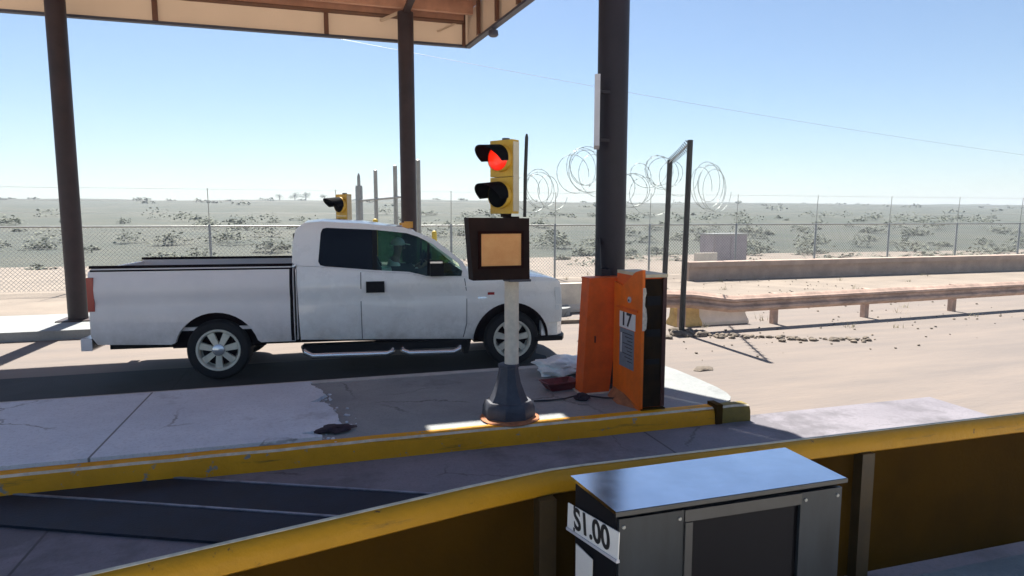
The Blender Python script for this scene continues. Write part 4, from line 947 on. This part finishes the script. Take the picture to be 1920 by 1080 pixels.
jersey(6.20, 6.72, 10.45, .34, 'faded yellow concrete block under the guard rail by the dark gate post', M['jerseyyel'])
jersey(6.74, 7.75, 10.48, .34, 'pale cream concrete block under the guard rail', M['jersey'])
jersey(3.72, 5.6, 12.75, .60, 'large bleached concrete block between truck nose and orange cabinets', M['jersey'])
jersey(14.0, 14.95, 22.0, .62, 'white concrete block far off behind the gate post', M['jersey'])
ub = empty('utility_cabinet', (15.05,22.4,0), 'grey-mauve utility cabinet standing beside the far white block', 'utility cabinet')
bm = nb(); box(bm, 0,1.6,0,.9,.05,1.30); mesh('body', bm, M['mauve'], ub, bevel=.03)
bm = nb(); box(bm, -.05,1.65,-.05,.95,1.302,1.36); mesh('lid', bm, M['galv'], ub, bevel=.02)
bm = nb(); box(bm, .08,.76,-.022,-.002,.15,1.2); mesh('door', bm, M['mauve'], ub, bevel=.008)
bm = nb(); box(bm, .84,1.52,-.022,-.002,.15,1.2); mesh('door', bm, M['mauve'], ub, bevel=.008)
lw_ = empty('low_wall', (11.25,18.0,0), 'low tan wall on the sand right of the dark gate post', 'low wall')
bm = nb(); box(bm, 0,16,0,.35,-.05,.42); mesh('wall_body', bm, M['berm'], lw_, bevel=.03)
bm = nb(); box(bm, -.03,16.03,-.10,.38,.422,.58); mesh('cap_slab', bm, M['berm'], lw_, bevel=.03)
# stones and sand berms
bm = nb()
for i in range(46): stone(bm, rnd.gauss(6.02,.15), rnd.gauss(9.62,.13), rnd.uniform(.03,.11), i)
for i in range(110):
    t = rnd.random(); stone(bm, 6.0+2.6*t+rnd.gauss(0,.10), 9.45-1.25*t+rnd.gauss(0,.10), rnd.uniform(.012,.06), 100+i)
for i in range(420): stone(bm, rnd.uniform(3.7,15), rnd.uniform(7.6,19), rnd.uniform(.006,.03), 300+i)
tag(mesh('rubble', bm, M['stone'], smooth=50), 'dark stones and rubble scattered round the gate post foot', kind='stuff')
bm = nb(); stone(bm, 0, 0, .10, 3.3, .35); o = mesh('flat_stone', bm, M['stone'], smooth=40); o.location = (4.80,7.27,-.01); o.scale.x = 1.5; tag(o, 'single flat grey stone lying alone on the sandy pavement', 'stone')
def mound(name, x, y, sx, sy, h, label):
    bm = nb(); n, m_ = 28, 10; rows = []
    for j in range(m_+1):
        rr = j/m_; rows.append([bm.verts.new((math.cos(i*math.tau/n)*sx*rr*(1+.2*noise.noise(Vector((math.cos(i*math.tau/n)*2,math.sin(i*math.tau/n)*2,x)))), math.sin(i*math.tau/n)*sy*rr, h*(math.cos(rr*math.pi)*.5+.5)*(1+.3*noise.noise(Vector((i*.5,j*.4,y))))-.03)) for i in range(n)])
    for a,b in zip(rows, rows[1:]):
        for i in range(n): bm.faces.new((a[i],b[i],b[(i+1)%n],a[(i+1)%n]))
    o = mesh(name, bm, M['sand'], smooth=60); o.location = (x,y,0); return tag(o, label, 'sand mound')
mound('sand_mound', 4.75, 13.0, .75, .5, .55, 'pale heap of sand between truck front and orange cabinets')
for (x,y,L,a,lab) in ((4.3,13.6,1.0,4,'weathered timber lying on sand ahead of the truck, farther one'),(4.35,11.3,.9,-3,'weathered timber lying on sand ahead of the truck, nearer one')):
    bm = nb(); box(bm, -L/2,L/2,-.06,.06,0,.07); o = mesh('timber', bm, M['stone'], bevel=.01); o.location = (x,y,-.01); o.rotation_euler = (0,0,R(a)); tag(o, lab, 'timber', 'timbers lying on the sand')
# bollards beyond the truck
for (x,y,zt,lab) in ((2.20,13.0,1.735,'yellow bollard top showing above the truck windscreen'),(1.02,12.95,1.98,'yellow bollard just behind the truck roof left of the column')):
    o = empty('bollard', (x,y,.15), lab, 'bollard', group='yellow bollards on the far island')
    bm = nb(); tube(bm, [(0,0,0),(0,0,zt-.20),(0,0,zt-.17),(0,0,zt-.15)], [.052,.052,.042,.015], 16); mesh('tube', bm, M['bollard'], o, smooth=50)
    bm = nb(); tube(bm, [(0,0,0),(0,0,.02)], .10, 16); mesh('foot_plate', bm, M['galv'], o, smooth=40)
# overhead cable with its poles outside the view
oc = empty('overhead_cable', (0,40,0), 'thin dark overhead cable sloping down across the sky', 'cable')
pts = []
for i in range(61):
    t = i/60; x = -46+110*t; pts.append((x, 0, 18.9-12.2*t+ (4*(t-.5)**2-1)*1.3))
bm = nb(); tube(bm, pts, .012, 5); mesh('wire', bm, M['wire'], oc)
for p in (pts[0], pts[-1]):
    bm = nb(); tube(bm, [(p[0],0,-.2),(p[0],0,p[2]+.3)], [.14,.10], 10); mesh('support_pole', bm, M['column2'], oc, smooth=40)
